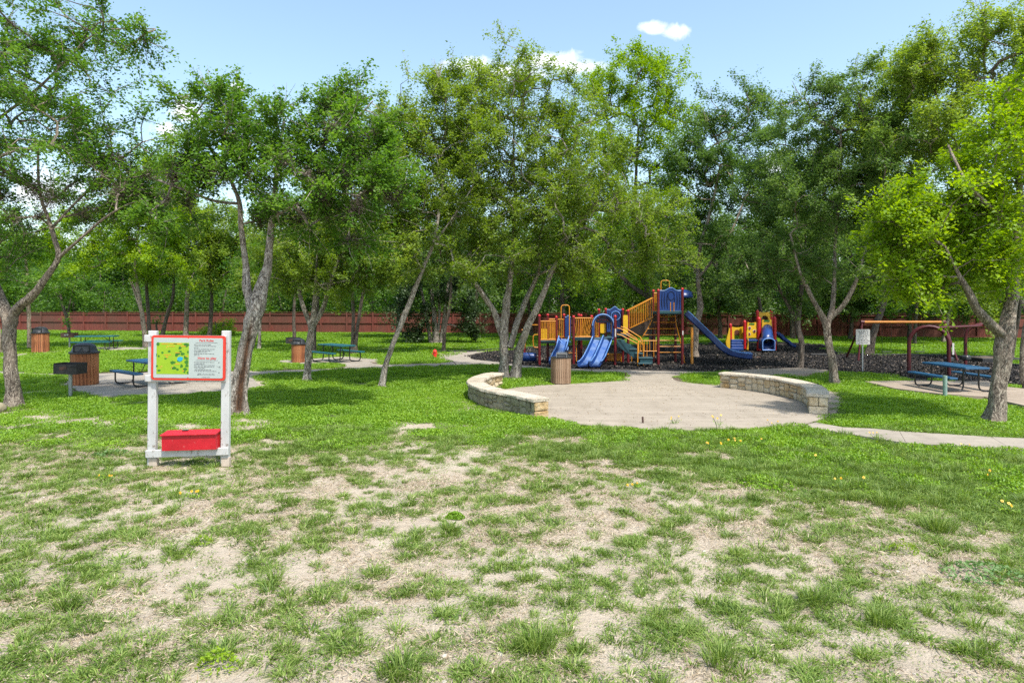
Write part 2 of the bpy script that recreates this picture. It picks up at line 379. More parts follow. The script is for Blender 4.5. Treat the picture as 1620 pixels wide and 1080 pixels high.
PATH = gp([(-60, 586), (0, 587.5), (60, 591.5), (96, 592.4), (140, 592.6), (200, 590), (290, 588.5), (393, 588.4), (440, 586.9), (490, 585.4), (540, 583), (546, 581.6), (575, 579), (601, 577.6), (650, 577), (700, 574.8), (714, 573), (700, 569), (692, 565.5), (700, 560.5), (718, 557.4), (745, 556), (768, 556.2),
           (752, 559.5), (741, 563), (749, 569), (786, 573.3), (815, 577.5), (872, 582.2), (906, 584.2), (1000, 586.4), (1060, 588), (1134, 588.4), (1134, 590.3), (1060, 590.4), (985, 590.4), (950, 590), (906, 588), (872, 585.6), (815, 582), (786, 578.6), (700, 579), (650, 580.3),
           (600, 583), (550, 586.2), (500, 588.6), (440, 591), (393, 592.6), (290, 594), (200, 596), (140, 596.5), (96, 595.8), (60, 594.6), (0, 591.6), (-60, 590)])
PATH2 = gp([(-60, 572), (0, 565.2), (33, 561), (74, 556.2), (100, 553.4), (136, 550.6), (136, 553.6), (100, 557), (74, 559), (33, 564.6), (0, 569), (-60, 577)])
PAD1 = gp([(120, 596.9), (140, 596.9), (200, 596.3), (290, 594.3), (392, 593), (414, 613.5), (380, 619), (330, 622.5), (290, 624), (250, 626), (201, 628), (152, 628), (124, 620), (112, 612), (105, 604)])
PAD2 = gp([(443, 570.6), (500, 568), (543, 564.4), (564, 565), (604, 570.2), (585, 573.6), (590, 576.5), (601, 577.3), (575, 578.7), (546, 581.3), (547, 579), (535, 576), (480, 576.8), (443, 573.5)])
PAD3 = gp([(138, 550.2), (231, 549.4), (262, 550.4), (231, 553), (160, 557.6), (140, 555)])
PAD4 = gp([(1368, 607.2), (1445, 605.8), (1563, 607), (1590, 616), (1640, 621), (1720, 632), (1720, 660), (1640, 651), (1557, 632), (1488, 627.5), (1415, 618.5)])
PAD5 = gp([(1150, 590.6), (1180, 587), (1262, 584), (1309, 587.6), (1309, 592), (1240, 596), (1170, 596)])
MULCH = gp([(742, 563), (752, 559.8), (770, 556.6), (800, 553), (850, 549), (900, 548), (980, 547), (1080, 546), (1140, 542.5), (1226, 541.5), (1300, 545), (1330, 561), (1400, 561.5), (1490, 562), (1545, 566), (1600, 577), (1700, 584), (1700, 612), (1620, 611), (1563, 606), (1500, 604), (1450, 602.5),
            (1415, 593.5), (1364, 591), (1300, 587.5), (1262, 583.8), (1180, 586.6), (1134, 588.2), (1060, 587.8), (1000, 586.2), (906, 584), (872, 582), (815, 577.3), (786, 573.1), (749, 568.8)])
ISL_A = gp([(800, 593), (860, 588), (906, 589), (950, 590.4), (972, 592.8), (986, 597), (980, 602), (955, 605), (912, 607), (860, 609), (800, 613)])
def inpoly(x, y, poly):
    x = np.asarray(x); y = np.asarray(y); c = np.zeros(x.shape, bool); n = len(poly)
    for i in range(n):
        x1, y1 = poly[i]; x2, y2 = poly[(i + 1) % n]
        if y1 == y2: continue
        k = ((y1 > y) != (y2 > y)) & (x < (x2 - x1) * (y - y1) / (y2 - y1) + x1); c ^= k
    return c
def edge_dist(x, y, poly):
    d = np.full(np.shape(x), 1e9); n = len(poly)
    for i in range(n):
        x1, y1 = poly[i]; x2, y2 = poly[(i + 1) % n]; dx, dy = x2 - x1, y2 - y1; L = dx * dx + dy * dy + 1e-12
        t = np.clip(((x - x1) * dx + (y - y1) * dy) / L, 0, 1); d = np.minimum(d, np.hypot(x - x1 - t * dx, y - y1 - t * dy))
    return d
rng = np.random.default_rng(11)
_lat = rng.random((8, 256, 256))
def vnoise(x, y, s, k=0):
    x = np.asarray(x) * s + 1000; y = np.asarray(y) * s + 1000; xi = np.floor(x).astype(int); yi = np.floor(y).astype(int); fx = x - xi; fy = y - yi
    fx = fx * fx * (3 - 2 * fx); fy = fy * fy * (3 - 2 * fy); L = _lat[k]
    a = L[xi % 256, yi % 256]; b = L[(xi + 1) % 256, yi % 256]; c = L[xi % 256, (yi + 1) % 256]; d = L[(xi + 1) % 256, (yi + 1) % 256]
    return (a * (1 - fx) + b * fx) * (1 - fy) + (c * (1 - fx) + d * fx) * fy
def fbm(x, y, s, k=0): return .5 * vnoise(x, y, s, k) + .27 * vnoise(x, y, s * 2.1, k + 1) + .15 * vnoise(x, y, s * 4.3, k + 2) + .08 * vnoise(x, y, s * 9, k + 3)
def lushness(x, y):
    """0 = bare sandy soil, 1 = full green cover (a map of where the grass grows)"""
    px = 810 + F * x / y; py = YH + F * HC / y
    edge = np.interp(px, [-200, 0, 120, 250, 380, 520, 690, 760, 900, 1000, 1200, 1400, 1620, 1800], [655, 662, 668, 675, 690, 712, 690, 688, 700, 742, 770, 815, 850, 860])
    b = (edge - py) / 42.0 + (fbm(x, y, .9, 0) - .5) * 5.0
    l = 1 / (1 + np.exp(-b * 1.6))
    low = .43 + (fbm(x, y, .6, 3) - .5) * .7 + (fbm(x, y, 1.6, 2) - .5) * 1.0
    low = low + .16 * np.clip((300 - px) / 300, 0, 1) + .06 * np.clip((py - 900) / 180, 0, 1)
    low = low - .22 * np.exp(-((px - 900) / 230) ** 2 - ((py - 790) / 50) ** 2) + .30 * np.exp(-((px - 1350) / 170) ** 2 - ((py - 800) / 40) ** 2) - .25 * np.exp(-((px - 520) / 160) ** 2 - ((py - 735) / 22) ** 2)
    return np.clip(np.maximum(l, np.clip(low, 0, .56)), 0, 1)
HARD = [PATIO, WALK, PATH, PATH2, PAD1, PAD2, PAD3, PAD4, PAD5]
def on_hard(x, y, mulch=True, margin=0.0):
    k = np.zeros(np.shape(x), bool)
    for p in HARD + ([MULCH] if mulch else []):
        k |= inpoly(x, y, p)
        if margin: k |= edge_dist(x, y, p) < margin
    return k & ~inpoly(x, y, ISL_A)
def gz(x, y):
    """gentle relief of the near soil"""
    f = np.clip((12.2 - y) / 3, 0, 1); return f * ((fbm(x, y, .5, 1) - .5) * .10 + (fbm(x, y, 2.4, 0) - .5) * .05)
# ground sheet: fine near the camera, coarse to the horizon
xs = np.concatenate([[-2500, -900, -300, -120, -70], np.arange(-45, -15, 1.2), np.arange(-15, -8, .3), np.arange(-8, 8, .085), np.arange(8, 15, .3), np.arange(15, 45, 1.2), [45, 70, 120, 300, 900, 2500]])
ys = np.concatenate([[-400, -60, -10, 0, 2], np.arange(3.4, 8, .085), np.arange(8, 14, .12), np.arange(14, 32, .35), np.arange(32, 70, 1.0), [75, 90, 120, 200, 500, 1200, 2600]])
XX, YY = np.meshgrid(xs, ys); ZZ = gz(XX, np.maximum(YY, .5)); V = np.stack([XX, YY, ZZ], -1).reshape(-1, 3)
nx, ny = len(xs), len(ys); ii = (np.arange(ny - 1)[:, None] * nx + np.arange(nx - 1)[None]).ravel()
def ground_mat():
    t = NT('ground_soil_and_turf'); co = t.coord('World'); a = t.attr('lush')
    n = t.noise(co, 1.2, 8, .6, .3); n2 = t.noise(co, 34, 8, .72); n3 = t.noise(t.coord('World', (1, 1.4, 1)), 9, 8, .7, .6)
    soil = t.ramp(n, [(.3, (.375, .308, .228)), (.7, (.49, .418, .325))])
    soil = t.mix(t.ramp(n2, [(.30, (1, 1, 1)), (.42, (0, 0, 0))]), soil, (.30, .22, .15))
    soil = t.mix(t.ramp(n3, [(.54, (0, 0, 0)), (.66, (.8, .8, .8))]), soil, (.33, .26, .18))
    v = t.voro(co, 42); soil = t.mix(t.ramp(v, [(.10, (.9, .9, .9)), (.2, (0, 0, 0))]), soil, (.58, .54, .46))
    turf = t.ramp(t.noise(co, 6, 8, .7), [(.3, (.045, .062, .018)), (.55, (.085, .12, .028)), (.8, (.16, .16, .06))])
    mixf = t.ramp(t.math('ADD', a, t.math('MULTIPLY', t.math('SUBTRACT', t.noise(co, 7, 8, .7), .5), .7)), [(.66, (0, 0, 0)), (.95, (1, 1, 1))])
    t.col(t.mix(mixf, soil, turf)); t.rough(.95)
    t.bump(t.math('ADD', t.math('ADD', n2, t.math('MULTIPLY', n3, 1.4)), t.math('MULTIPLY', v, -.5)), .9, .025); return t.m
me = npmesh('ground', V, np.stack([ii, ii + 1, ii + 1 + nx, ii + nx], 1), ground_mat(), smooth=True)
at = me.attributes.new('lush', 'FLOAT', 'POINT')
lv = np.where(YY > 3, lushness(XX, np.maximum(YY, 3)), .4)
for p_ in HARD + [MULCH]:                                     # bare earth rim beside slabs
    lv = np.where((edge_dist(XX, YY, p_) < .30) & (YY > 17), lv * .25, lv)
at.data.foreach_set('value', lv.ravel().astype(np.float32))
ground = bpy.data.objects.new('ground', me); C.objects.link(ground); tag(ground, 'sandy soil and turf of the park lawn', kind='structure')

def slab(name, poly, z0, z1, mat, label=None, bev=True):
    mb = MB(); mb.prism(poly, z0, z1); o = mb.build(name, mat); tag(o, label, kind='structure'); return o
slab('patio', PATIO, -.1, .03, M['concrete'], 'round concrete patio between the two seat walls')
slab('path', PATH, -.1, .024, M['concrete2'], 'narrow concrete path curving past the playground')
slab('path', PATH2, -.1, .022, M['concrete2'], 'concrete path running to the far left picnic pad')
slab('pavement', PAD1, -.1, .034, M['concrete2'], 'concrete pad under the picnic table behind the park sign')
slab('pavement', PAD2, -.1, .034, M['concrete2'], 'concrete pad under the middle teal picnic table')
slab('pavement', PAD3, -.1, .034, M['concrete2'], 'concrete pad under the far left picnic table')
slab('pavement', PAD4, -.1, .09, M['concrete3'], 'raised concrete slab under the right picnic table')
slab('pavement', PAD5, -.1, .07, M['concrete3'], 'small raised slab behind the right seat wall')
# sidewalk cast in bays with open joints
wk = thing('sidewalk', None, None); wk['kind'] = 'structure'; wk['label'] = 'pale concrete sidewalk leaving the patio to the right'
top = [(1290, 672.7), (1423, 686.7), (1568, 696), (1700, 700)]; bot = [(1268, 678), (1433.5, 706), (1601, 716), (1700, 719)]
upper = WALK[1:9]; lower = WALK[9:][::-1]
def side_pts(poly_pts, a, b, x0, x1):
    q = [p for p in poly_pts if x0 < 810 + F * p[0] / p[1] < x1]; return [a] + q + [b]
for i in range(3):
    a0, a1, b0, b1 = gp([top[i]])[0], gp([top[i + 1]])[0], gp([bot[i]])[0], gp([bot[i + 1]])[0]
    ts = side_pts(upper, a0, a1, top[i][0] + 4, top[i + 1][0] - 4); bs = side_pts(lower, b0, b1, bot[i][0] + 4, bot[i + 1][0] - 4)
    poly = ts + bs[::-1]; cx = sum(p[0] for p in poly) / len(poly)
    poly = [(cx + (p[0] - cx) * .994, p[1]) for p in poly]
    mb = MB(); mb.prism(poly, -.1, .065); mb.build('concrete_bay', M['concrete2'], wk)
# patio joints: thin dark filler strips set in the surface
def strip(name, pts, w, z, mat, label=None):
    mb = MB(); pts = [Vector((p[0], p[1], 0)) for p in pts]; L = []; Rr = []
    for i, p in enumerate(pts):
        t = (pts[min(i + 1, len(pts) - 1)] - pts[max(i - 1, 0)]).normalized(); nrm = Vector((-t.y, t.x, 0)); L.append(p + nrm * w / 2); Rr.append(p - nrm * w / 2)
    mb.prism([tuple(p[:2]) for p in L] + [tuple(p[:2]) for p in Rr[::-1]], z - .02, z); return tag(mb.build(name, mat), label, kind='structure')
M['joint'] = paint('joint_filler', (.07, .055, .04), None, .9, 10, .3)
strip('expansion_joint', gp([(985, 590.8), (1030, 592), (1092, 592.4)]), .03, .034, M['joint'], 'dark joint between the path and the round patio')
strip('expansion_joint', gp([(1090, 592.6), (1098, 600), (1112, 609)]), .03, .0345, M['joint'], 'dark joint on the right of the patio throat')
strip('expansion_joint', gp([(1240, 679), (1268, 676.5), (1292, 669), (1303, 664)]), .03, .0342, M['joint'], 'dark curved joint where the sidewalk meets the patio')
strip('expansion_joint', gp([(700, 566), (716, 572), (722, 577.5)]), .05, .028, M['joint'], 'joint across the path beside the red hydrant')
# mulch bed
def mulch_mat():
    t = NT('rubber_mulch'); co = t.coord('World'); v = t.voro(co, 22); n = t.noise(co, 9, 6, .7); r = t.voro(co, 22, 'F1', 'Color')
    big = t.noise(co, .35, 4)
    c = t.ramp(n, [(.3, (.008, .008, .009)), (.6, (.030, .027, .026)), (.8, (.075, .060, .050))])
    c = t.mix(t.ramp(big, [(.5, (0, 0, 0)), (.7, (.5, .5, .5))]), c, (.10, .075, .055)); t.col(c); t.rough(.9); t.bump(v, 1, .05); return t.m
M['mulch'] = mulch_mat()
slab('mulch_bed', MULCH, -.1, .012, M['mulch'], 'dark mulch play surface under the playground')

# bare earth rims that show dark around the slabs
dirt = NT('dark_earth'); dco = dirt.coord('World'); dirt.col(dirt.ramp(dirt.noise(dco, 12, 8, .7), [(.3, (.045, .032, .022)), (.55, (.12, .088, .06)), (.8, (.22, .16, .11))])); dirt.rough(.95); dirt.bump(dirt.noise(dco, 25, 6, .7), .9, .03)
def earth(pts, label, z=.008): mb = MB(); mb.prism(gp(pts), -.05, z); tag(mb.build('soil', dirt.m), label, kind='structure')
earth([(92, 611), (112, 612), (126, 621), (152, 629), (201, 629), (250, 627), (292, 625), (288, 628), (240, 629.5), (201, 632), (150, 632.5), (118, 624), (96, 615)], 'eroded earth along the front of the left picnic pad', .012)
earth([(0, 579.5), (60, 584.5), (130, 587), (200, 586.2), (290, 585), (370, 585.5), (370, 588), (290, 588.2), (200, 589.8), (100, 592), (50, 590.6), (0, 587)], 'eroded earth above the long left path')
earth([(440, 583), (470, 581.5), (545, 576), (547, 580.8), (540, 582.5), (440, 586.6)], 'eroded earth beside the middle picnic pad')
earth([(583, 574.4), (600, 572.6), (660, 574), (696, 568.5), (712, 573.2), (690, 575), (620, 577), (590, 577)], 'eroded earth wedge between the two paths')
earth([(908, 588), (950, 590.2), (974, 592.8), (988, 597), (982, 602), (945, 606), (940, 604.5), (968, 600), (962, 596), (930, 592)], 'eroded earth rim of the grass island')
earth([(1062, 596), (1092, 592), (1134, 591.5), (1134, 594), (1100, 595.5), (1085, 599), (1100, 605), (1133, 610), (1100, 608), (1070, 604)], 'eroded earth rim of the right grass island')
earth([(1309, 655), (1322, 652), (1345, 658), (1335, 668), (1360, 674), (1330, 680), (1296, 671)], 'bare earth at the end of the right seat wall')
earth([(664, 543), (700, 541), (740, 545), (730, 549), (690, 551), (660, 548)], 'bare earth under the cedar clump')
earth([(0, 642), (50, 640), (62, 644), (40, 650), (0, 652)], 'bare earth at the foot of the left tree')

# ---------------------------------------------------------------- scattered cover (stuff): instanced little meshes
def blades_proto(name, n, rad, hmin, hmax, w, mat, lean=.5, seed=0, curve=.6):
    r = np.random.default_rng(seed); a = r.random(n) * 6.283; d = r.random(n) ** .7 * rad
    bx, by = d * np.cos(a), d * np.sin(a); h = hmin + (hmax - hmin) * r.random(n) * (1 - .5 * d / rad)
    la = a + r.normal(0, .7, n); ln = (.25 + r.random(n)) * lean * h; dx, dy = np.cos(la) * ln, np.sin(la) * ln
    wa = r.random(n) * 3.1416; wx, wy = np.cos(wa) * w / 2, np.sin(wa) * w / 2
    z0 = np.full(n, -.012); V = np.empty((n, 5, 3))
    V[:, 0] = np.stack([bx - wx, by - wy, z0], 1); V[:, 1] = np.stack([bx + wx, by + wy, z0], 1)
    m = .55; V[:, 2] = np.stack([bx + dx * m * curve + wx * .8, by + dy * m * curve + wy * .8, h * .62], 1); V[:, 3] = np.stack([bx + dx * m * curve - wx * .8, by + dy * m * curve - wy * .8, h * .62], 1)
    V[:, 4] = np.stack([bx + dx, by + dy, h * (1 - .25 * lean)], 1)
    o = np.arange(n)[:, None] * 5; f = np.concatenate([o + [0, 1, 2], o + [0, 2, 3], o + [3, 2, 4]], 0); t = r.random(n)
    me = npmesh(name, V.reshape(-1, 3), f, mat, np.concatenate([t, t, t])); return bpy.data.objects.new(name, me)
def leaves_proto(name, n, rad, zmax, L, mat, seed=0, flat=.7, asp=.6):
    r = np.random.default_rng(seed); a = r.random(n) * 6.283; d = rad * np.sqrt(r.random(n)) * (1 + .18 * np.sin(3 * a + seed))
    c = np.stack([d * np.cos(a), d * np.sin(a), .004 + zmax * r.random(n) ** .8 * (1 - .45 * (d / rad) ** 2)], 1)
    V, f = leaf_quads(c, L * (.6 + .8 * r.random(n)), r, flat, asp)
    me = npmesh(name, V, f, mat, np.clip(r.random(n) * .7 + .3 * c[:, 2] / zmax, 0, 1)); return bpy.data.objects.new(name, me)
def leaf_quads(c, L, r, up=.6, asp=.55, axis=None):
    n = len(c); nrm = r.normal(size=(n, 3)); nrm /= np.linalg.norm(nrm, axis=1)[:, None] + 1e-9; nrm[:, 2] = np.abs(nrm[:, 2]) * (1 - up) + up * 1.4; nrm /= np.linalg.norm(nrm, axis=1)[:, None]
    t = r.normal(size=(n, 3)) if axis is None else axis + r.normal(size=(n, 3)) * .6
    t -= nrm * (t * nrm).sum(1)[:, None]; t /= np.linalg.norm(t, axis=1)[:, None] + 1e-9; b = np.cross(nrm, t)
    L = np.asarray(L)[:, None]; W = L * asp / 2
    V = np.stack([c - t * L / 2, c + b * W - t * L * .05, c + t * L / 2 - nrm * L * .12, c - b * W - t * L * .05], 1)
    return V.reshape(-1, 3), np.arange(n * 4).reshape(n, 4)
def scatter(name, pts, rot, scl, pid, protos, label, mat):
    """points become real geometry through geometry nodes: the owner object carries every copy"""
    me = bpy.data.meshes.new(name); n = len(pts); me.vertices.add(n); me.vertices.foreach_set('co', pts.astype(np.float32).ravel())
    a = me.attributes.new('rot', 'FLOAT_VECTOR', 'POINT'); a.data.foreach_set('vector', rot.astype(np.float32).ravel())
    a = me.attributes.new('scl', 'FLOAT_VECTOR', 'POINT'); a.data.foreach_set('vector', scl.astype(np.float32).ravel())
    a = me.attributes.new('pid', 'INT', 'POINT'); a.data.foreach_set('value', pid.astype(np.int32)); me.materials.append(mat)
    o = bpy.data.objects.new(name, me); C.objects.link(o); tag(o, label, kind='stuff')
    ng = bpy.data.node_groups.new(name + '_nodes', 'GeometryNodeTree'); ng.interface.new_socket('Geometry', in_out='INPUT', socket_type='NodeSocketGeometry'); ng.interface.new_socket('Geometry', in_out='OUTPUT', socket_type='NodeSocketGeometry')
    N, L = ng.nodes, ng.links; gi = N.new('NodeGroupInput'); go = N.new('NodeGroupOutput'); jn = N.new('GeometryNodeJoinGeometry')
    for pr in protos:
        oi = N.new('GeometryNodeObjectInfo'); oi.inputs['Object'].default_value = pr; g2 = N.new('GeometryNodeGeometryToInstance'); L.new(oi.outputs['Geometry'], g2.inputs[0]); L.new(g2.outputs[0], jn.inputs[0])
    ip = N.new('GeometryNodeInstanceOnPoints'); ip.inputs['Pick Instance'].default_value = True
    L.new(gi.outputs[0], ip.inputs['Points']); L.new(jn.outputs[0], ip.inputs['Instance'])
    for nm, ty, sock in (('rot', 'FLOAT_VECTOR', 'Rotation'), ('scl', 'FLOAT_VECTOR', 'Scale'), ('pid', 'INT', 'Instance Index')):
        na = N.new('GeometryNodeInputNamedAttribute'); na.data_type = ty; na.inputs['Name'].default_value = nm
        so = [s for s in na.outputs if s.enabled and s.name == 'Attribute'][0]
        if nm == 'rot':
            er = N.new('FunctionNodeEulerToRotation'); L.new(so, er.inputs[0]); L.new(er.outputs[0], ip.inputs[sock])
        else: L.new(so, ip.inputs[sock])
    L.new(ip.outputs[0], go.inputs[0]); md = o.modifiers.new('scatter', 'NODES'); md.node_group = ng; return o
def pts_area(n, y0, y1, spread=.84):
    y = np.sqrt(rng.random(n) * (y1 * y1 - y0 * y0) + y0 * y0); x = (rng.random(n) * 2 - 1) * (spread * y + 1.6 + .12 * y); return x, y
def eul(n, tilt=.06): return np.stack([rng.normal(0, tilt, n), rng.normal(0, tilt, n), rng.random(n) * 6.283], 1)
# foreground tufts
tufts = [blades_proto('tuft%d' % k, n, r_, a, b, w, M['grass'], ln, 20 + k) for k, (n, r_, a, b, w, ln) in enumerate(
    [(64, .07, .07, .16, .0095, 1.5), (100, .10, .06, .15, .0095, 1.7), (44, .05, .08, .19, .0085, 1.1), (130, .15, .05, .11, .009, 1.6), (60, .08, .05, .12, .010, 2.0),
     (30, .05, .03, .09, .009, 1.9), (20, .06, .02, .06, .010, 1.9), (46, .06, .12, .26, .008, .8)])]
x, y = pts_area(49000, 3.7, 13.4); L_ = lushness(x, y)
clump = fbm(x, y, 2.6, 2) * .75 + .25 * rng.random(len(x)); small = fbm(x, y, 5.5, 1); keep = np.where(L_ > .62, rng.random(len(x)) < .60, (small < .50 + .20 * L_) & (clump < .60 + .26 * L_) & (rng.random(len(x)) < .12 + .20 * L_)) & ~on_hard(x, y)
x, y, L_ = x[keep], y[keep], L_[keep]; n = len(x)
pid = np.where(L_ > .6, rng.choice([0, 1, 3, 4, 2, 3, 4], n), rng.choice([0, 1, 2, 3, 4, 5, 6, 7], n, p=[.17, .12, .12, .10, .18, .16, .12, .03]))
s = rng.uniform(.55, 1.15, n); scl = np.stack([s, s, s * rng.uniform(.6, 1.0, n) * np.where(L_ < .6, .66, 1)], 1)
scatter('grass', np.stack([x, y, gz(x, y)], 1), eul(n, .12), scl, pid, tufts, 'tufts of coarse grass growing in the sandy foreground', M['grass'])
print('tufts', n)
# weedy fine cover between the tufts
sprigs = [leaves_proto('sprig%d' % k, m, r_, z_, l_, M['grass'], 40 + k, .5, .35) for k, (m, r_, z_, l_) in enumerate([(40, .10, .02, .022), (24, .07, .015, .02), (60, .15, .03, .025)])]
x, y = pts_area(37000, 3.7, 13.2); L_ = lushness(x, y); keep = (rng.random(len(x)) < .07 + .38 * L_) & ~on_hard(x, y); x, y = x[keep], y[keep]; n = len(x); s = rng.uniform(.5, 1.2, n)
scatter('weeds', np.stack([x, y, gz(x, y)], 1), eul(n), np.stack([s] * 3, 1), rng.integers(0, 3, n), sprigs, 'low weeds creeping between the grass tufts', M['grass'])
# straw litter and pebbles on the soil
straws = []
for k in range(3):
    r = np.random.default_rng(60 + k); m = 36; c = np.stack([r.normal(0, .10, m), r.normal(0, .10, m), r.random(m) * .012 + .003], 1); Vq, fq = leaf_quads(c, r.uniform(.02, .07, m), r, .85, .10); straws.append(bpy.data.objects.new('straw%d' % k, npmesh('straw%d' % k, Vq, fq, M['straw'], r.random(m))))
x, y = pts_area(12500, 3.7, 13.0); keep = ~on_hard(x, y) & (lushness(x, y) < .8) & (fbm(x, y, 1.1, 3) > .44); x, y = x[keep], y[keep]; n = len(x); s = rng.uniform(.7, 1.5, n)
scatter('dry_straw', np.stack([x, y, gz(x, y)], 1), eul(n, .03), np.stack([s] * 3, 1), rng.integers(0, 3, n), straws, 'dry straw and dead blades lying on the bare soil', M['straw'])
M['pebble'] = paint('pebbles', (.55, .50, .43), (.36, .31, .25), .9, 30, .3)
pebs = []
for k in range(3):
    r = random.Random(k); bm = bmesh.new(); bmesh.ops.create_icosphere(bm, subdivisions=1, radius=.011)
    for v in bm.verts: v.co = Vector((v.co.x * r.uniform(.8, 1.5), v.co.y * r.uniform(.7, 1.2), v.co.z * .6)) * r.uniform(.8, 1.2)
    pm = bpy.data.meshes.new('pebble%d' % k); bm.to_mesh(pm); bm.free(); pm.materials.append(M['pebble']); pebs.append(bpy.data.objects.new('pebble%d' % k, pm))
x, y = pts_area(7000, 3.7, 11.0); keep = ~on_hard(x, y) & (fbm(x, y, .8, 0) + rng.normal(0, .1, len(x)) > .55); x, y = x[keep], y[keep]; n = len(x); s = rng.lognormal(-.35, .5, n)
scatter('gravel', np.stack([x, y, gz(x, y) + .002], 1), eul(n, .3), np.stack([s] * 3, 1), rng.integers(0, 3, n), pebs, 'small pale pebbles lying on the bare soil', M['pebble'])
# lush ground cover, 12 m to 32 m
cov = [leaves_proto('cover%d' % k, 520, .33, .062, .028, M['clover'], 70 + k, .45, .7) for k in range(5)] + [blades_proto('lawnblades%d' % k, 190, .33, .03, .10, .008, M['clover'], 1.1, 170 + k) for k in range(2)]
x, y = pts_area(26500, 8.4, 33); L_ = lushness(x, y); keep = (rng.random(len(x)) < np.where(y < 20, .72, .42) * np.where(y < 12, .55, 1)) & (L_ > np.where(y < 11.5, .80, .5)) & (fbm(x, y, 1.7, 2) < L_ * .95) & ~on_hard(x, y, True, .20); x, y = x[keep], y[keep]; n = len(x)
s = rng.uniform(.7, 1.25, n) * np.where(y > 20, 1.2, 1); near_edge = np.where(y < 20, 1.0, .9)
zs = rng.uniform(.7, 1.7, n) * (.55 + .9 * fbm(x, y, .7, 3))
scatter('ground_cover', np.stack([x, y, gz(x, y)], 1), eul(n, .04), np.stack([s, s, s * zs], 1), rng.integers(0, 7, n), cov, 'lush green clover-like ground cover of the lawn', M['clover'])
print('cover', n)
# shorter grass, 30 m to the fence
far = [leaves_proto('farturf%d' % k, 420, 1.0, .07, .085, M['lawn_far'], 80 + k, .35, .5) for k in range(4)]
x, y = pts_area(10500, 30, 74, .95); keep = (rng.random(len(x)) < .75) & ~on_hard(x, y, True, .1); x, y = x[keep], y[keep]; n = len(x); s = rng.uniform(.7, 1.3, n)
scatter('lawn_grass', np.stack([x, y, 0 * x], 1), eul(n, .02), np.stack([s] * 3, 1), rng.integers(0, 4, n), far, 'short grass of the far lawn in front of the fence', M['lawn_far'])
# mulch chips
chipmat = NT('mulch_chips'); f_ = chipmat.attr('tint'); chipmat.col(chipmat.ramp(f_, [(.0, (.008, .008, .009)), (.6, (.022, .020, .020)), (.88, (.06, .048, .04)), (1, (.26, .21, .16))])); chipmat.rough(.85)
chips = []
for k in range(4):
    r = np.random.default_rng(90 + k); m = 200; a = r.random(m) * 6.28; d = .7 * np.sqrt(r.random(m)); c = np.stack([d * np.cos(a), d * np.sin(a), .015 + .04 * r.random(m)], 1)
    Vq, fq = leaf_quads(c, r.uniform(.05, .12, m), r, .25, .5); chips.append(bpy.data.objects.new('chips%d' % k, npmesh('chips%d' % k, Vq, fq, chipmat.m, r.random(m))))
x, y = pts_area(9000, 18, 46, .92); keep = inpoly(x, y, MULCH) & (edge_dist(x, y, MULCH) > .45); x, y = x[keep], y[keep]; n = len(x); s = rng.uniform(.7, 1.1, n)
scatter('mulch_chips', np.stack([x, y, 0 * x], 1), eul(n, .02), np.stack([s] * 3, 1), rng.integers(0, 4, n), chips, 'loose shredded mulch of the play area', chipmat.m)
# fallen leaves on the slabs
lit = []
M['litter'] = leaf_mat('fallen_leaves', (.10, .055, .025), (.20, .13, .06), (.34, .26, .14), .1)
for k in range(2):
    r = np.random.default_rng(95 + k); m = 9; c = np.stack([r.normal(0, .35, m), r.normal(0, .35, m), .004 + .006 * r.random(m)], 1); Vq, fq = leaf_quads(c, r.uniform(.02, .05, m), r, .8, .6); lit.append(bpy.data.objects.new('litter%d' % k, npmesh('litter%d' % k, Vq, fq, M['litter'], r.random(m))))
x, y = pts_area(5000, 12.5, 30); kk = np.zeros(len(x), bool); zz = np.zeros(len(x))
for p_, z_ in ((PATIO, .031), (PAD1, .035), (PAD4, .091), (WALK, .066)):
    q = inpoly(x, y, p_) & (edge_dist(x, y, p_) > .4); kk |= q; zz = np.where(q, z_, zz)
kk &= rng.random(len(x)) < .24; x, y, zz = x[kk], y[kk], zz[kk]; n = len(x)
scatter('fallen_leaves', np.stack([x, y, zz], 1), np.stack([0 * x, 0 * x, rng.random(n) * 6.28], 1), np.ones((n, 3)), rng.integers(0, 2, n), lit, 'dry leaves and twigs dropped on the concrete', M['litter'])

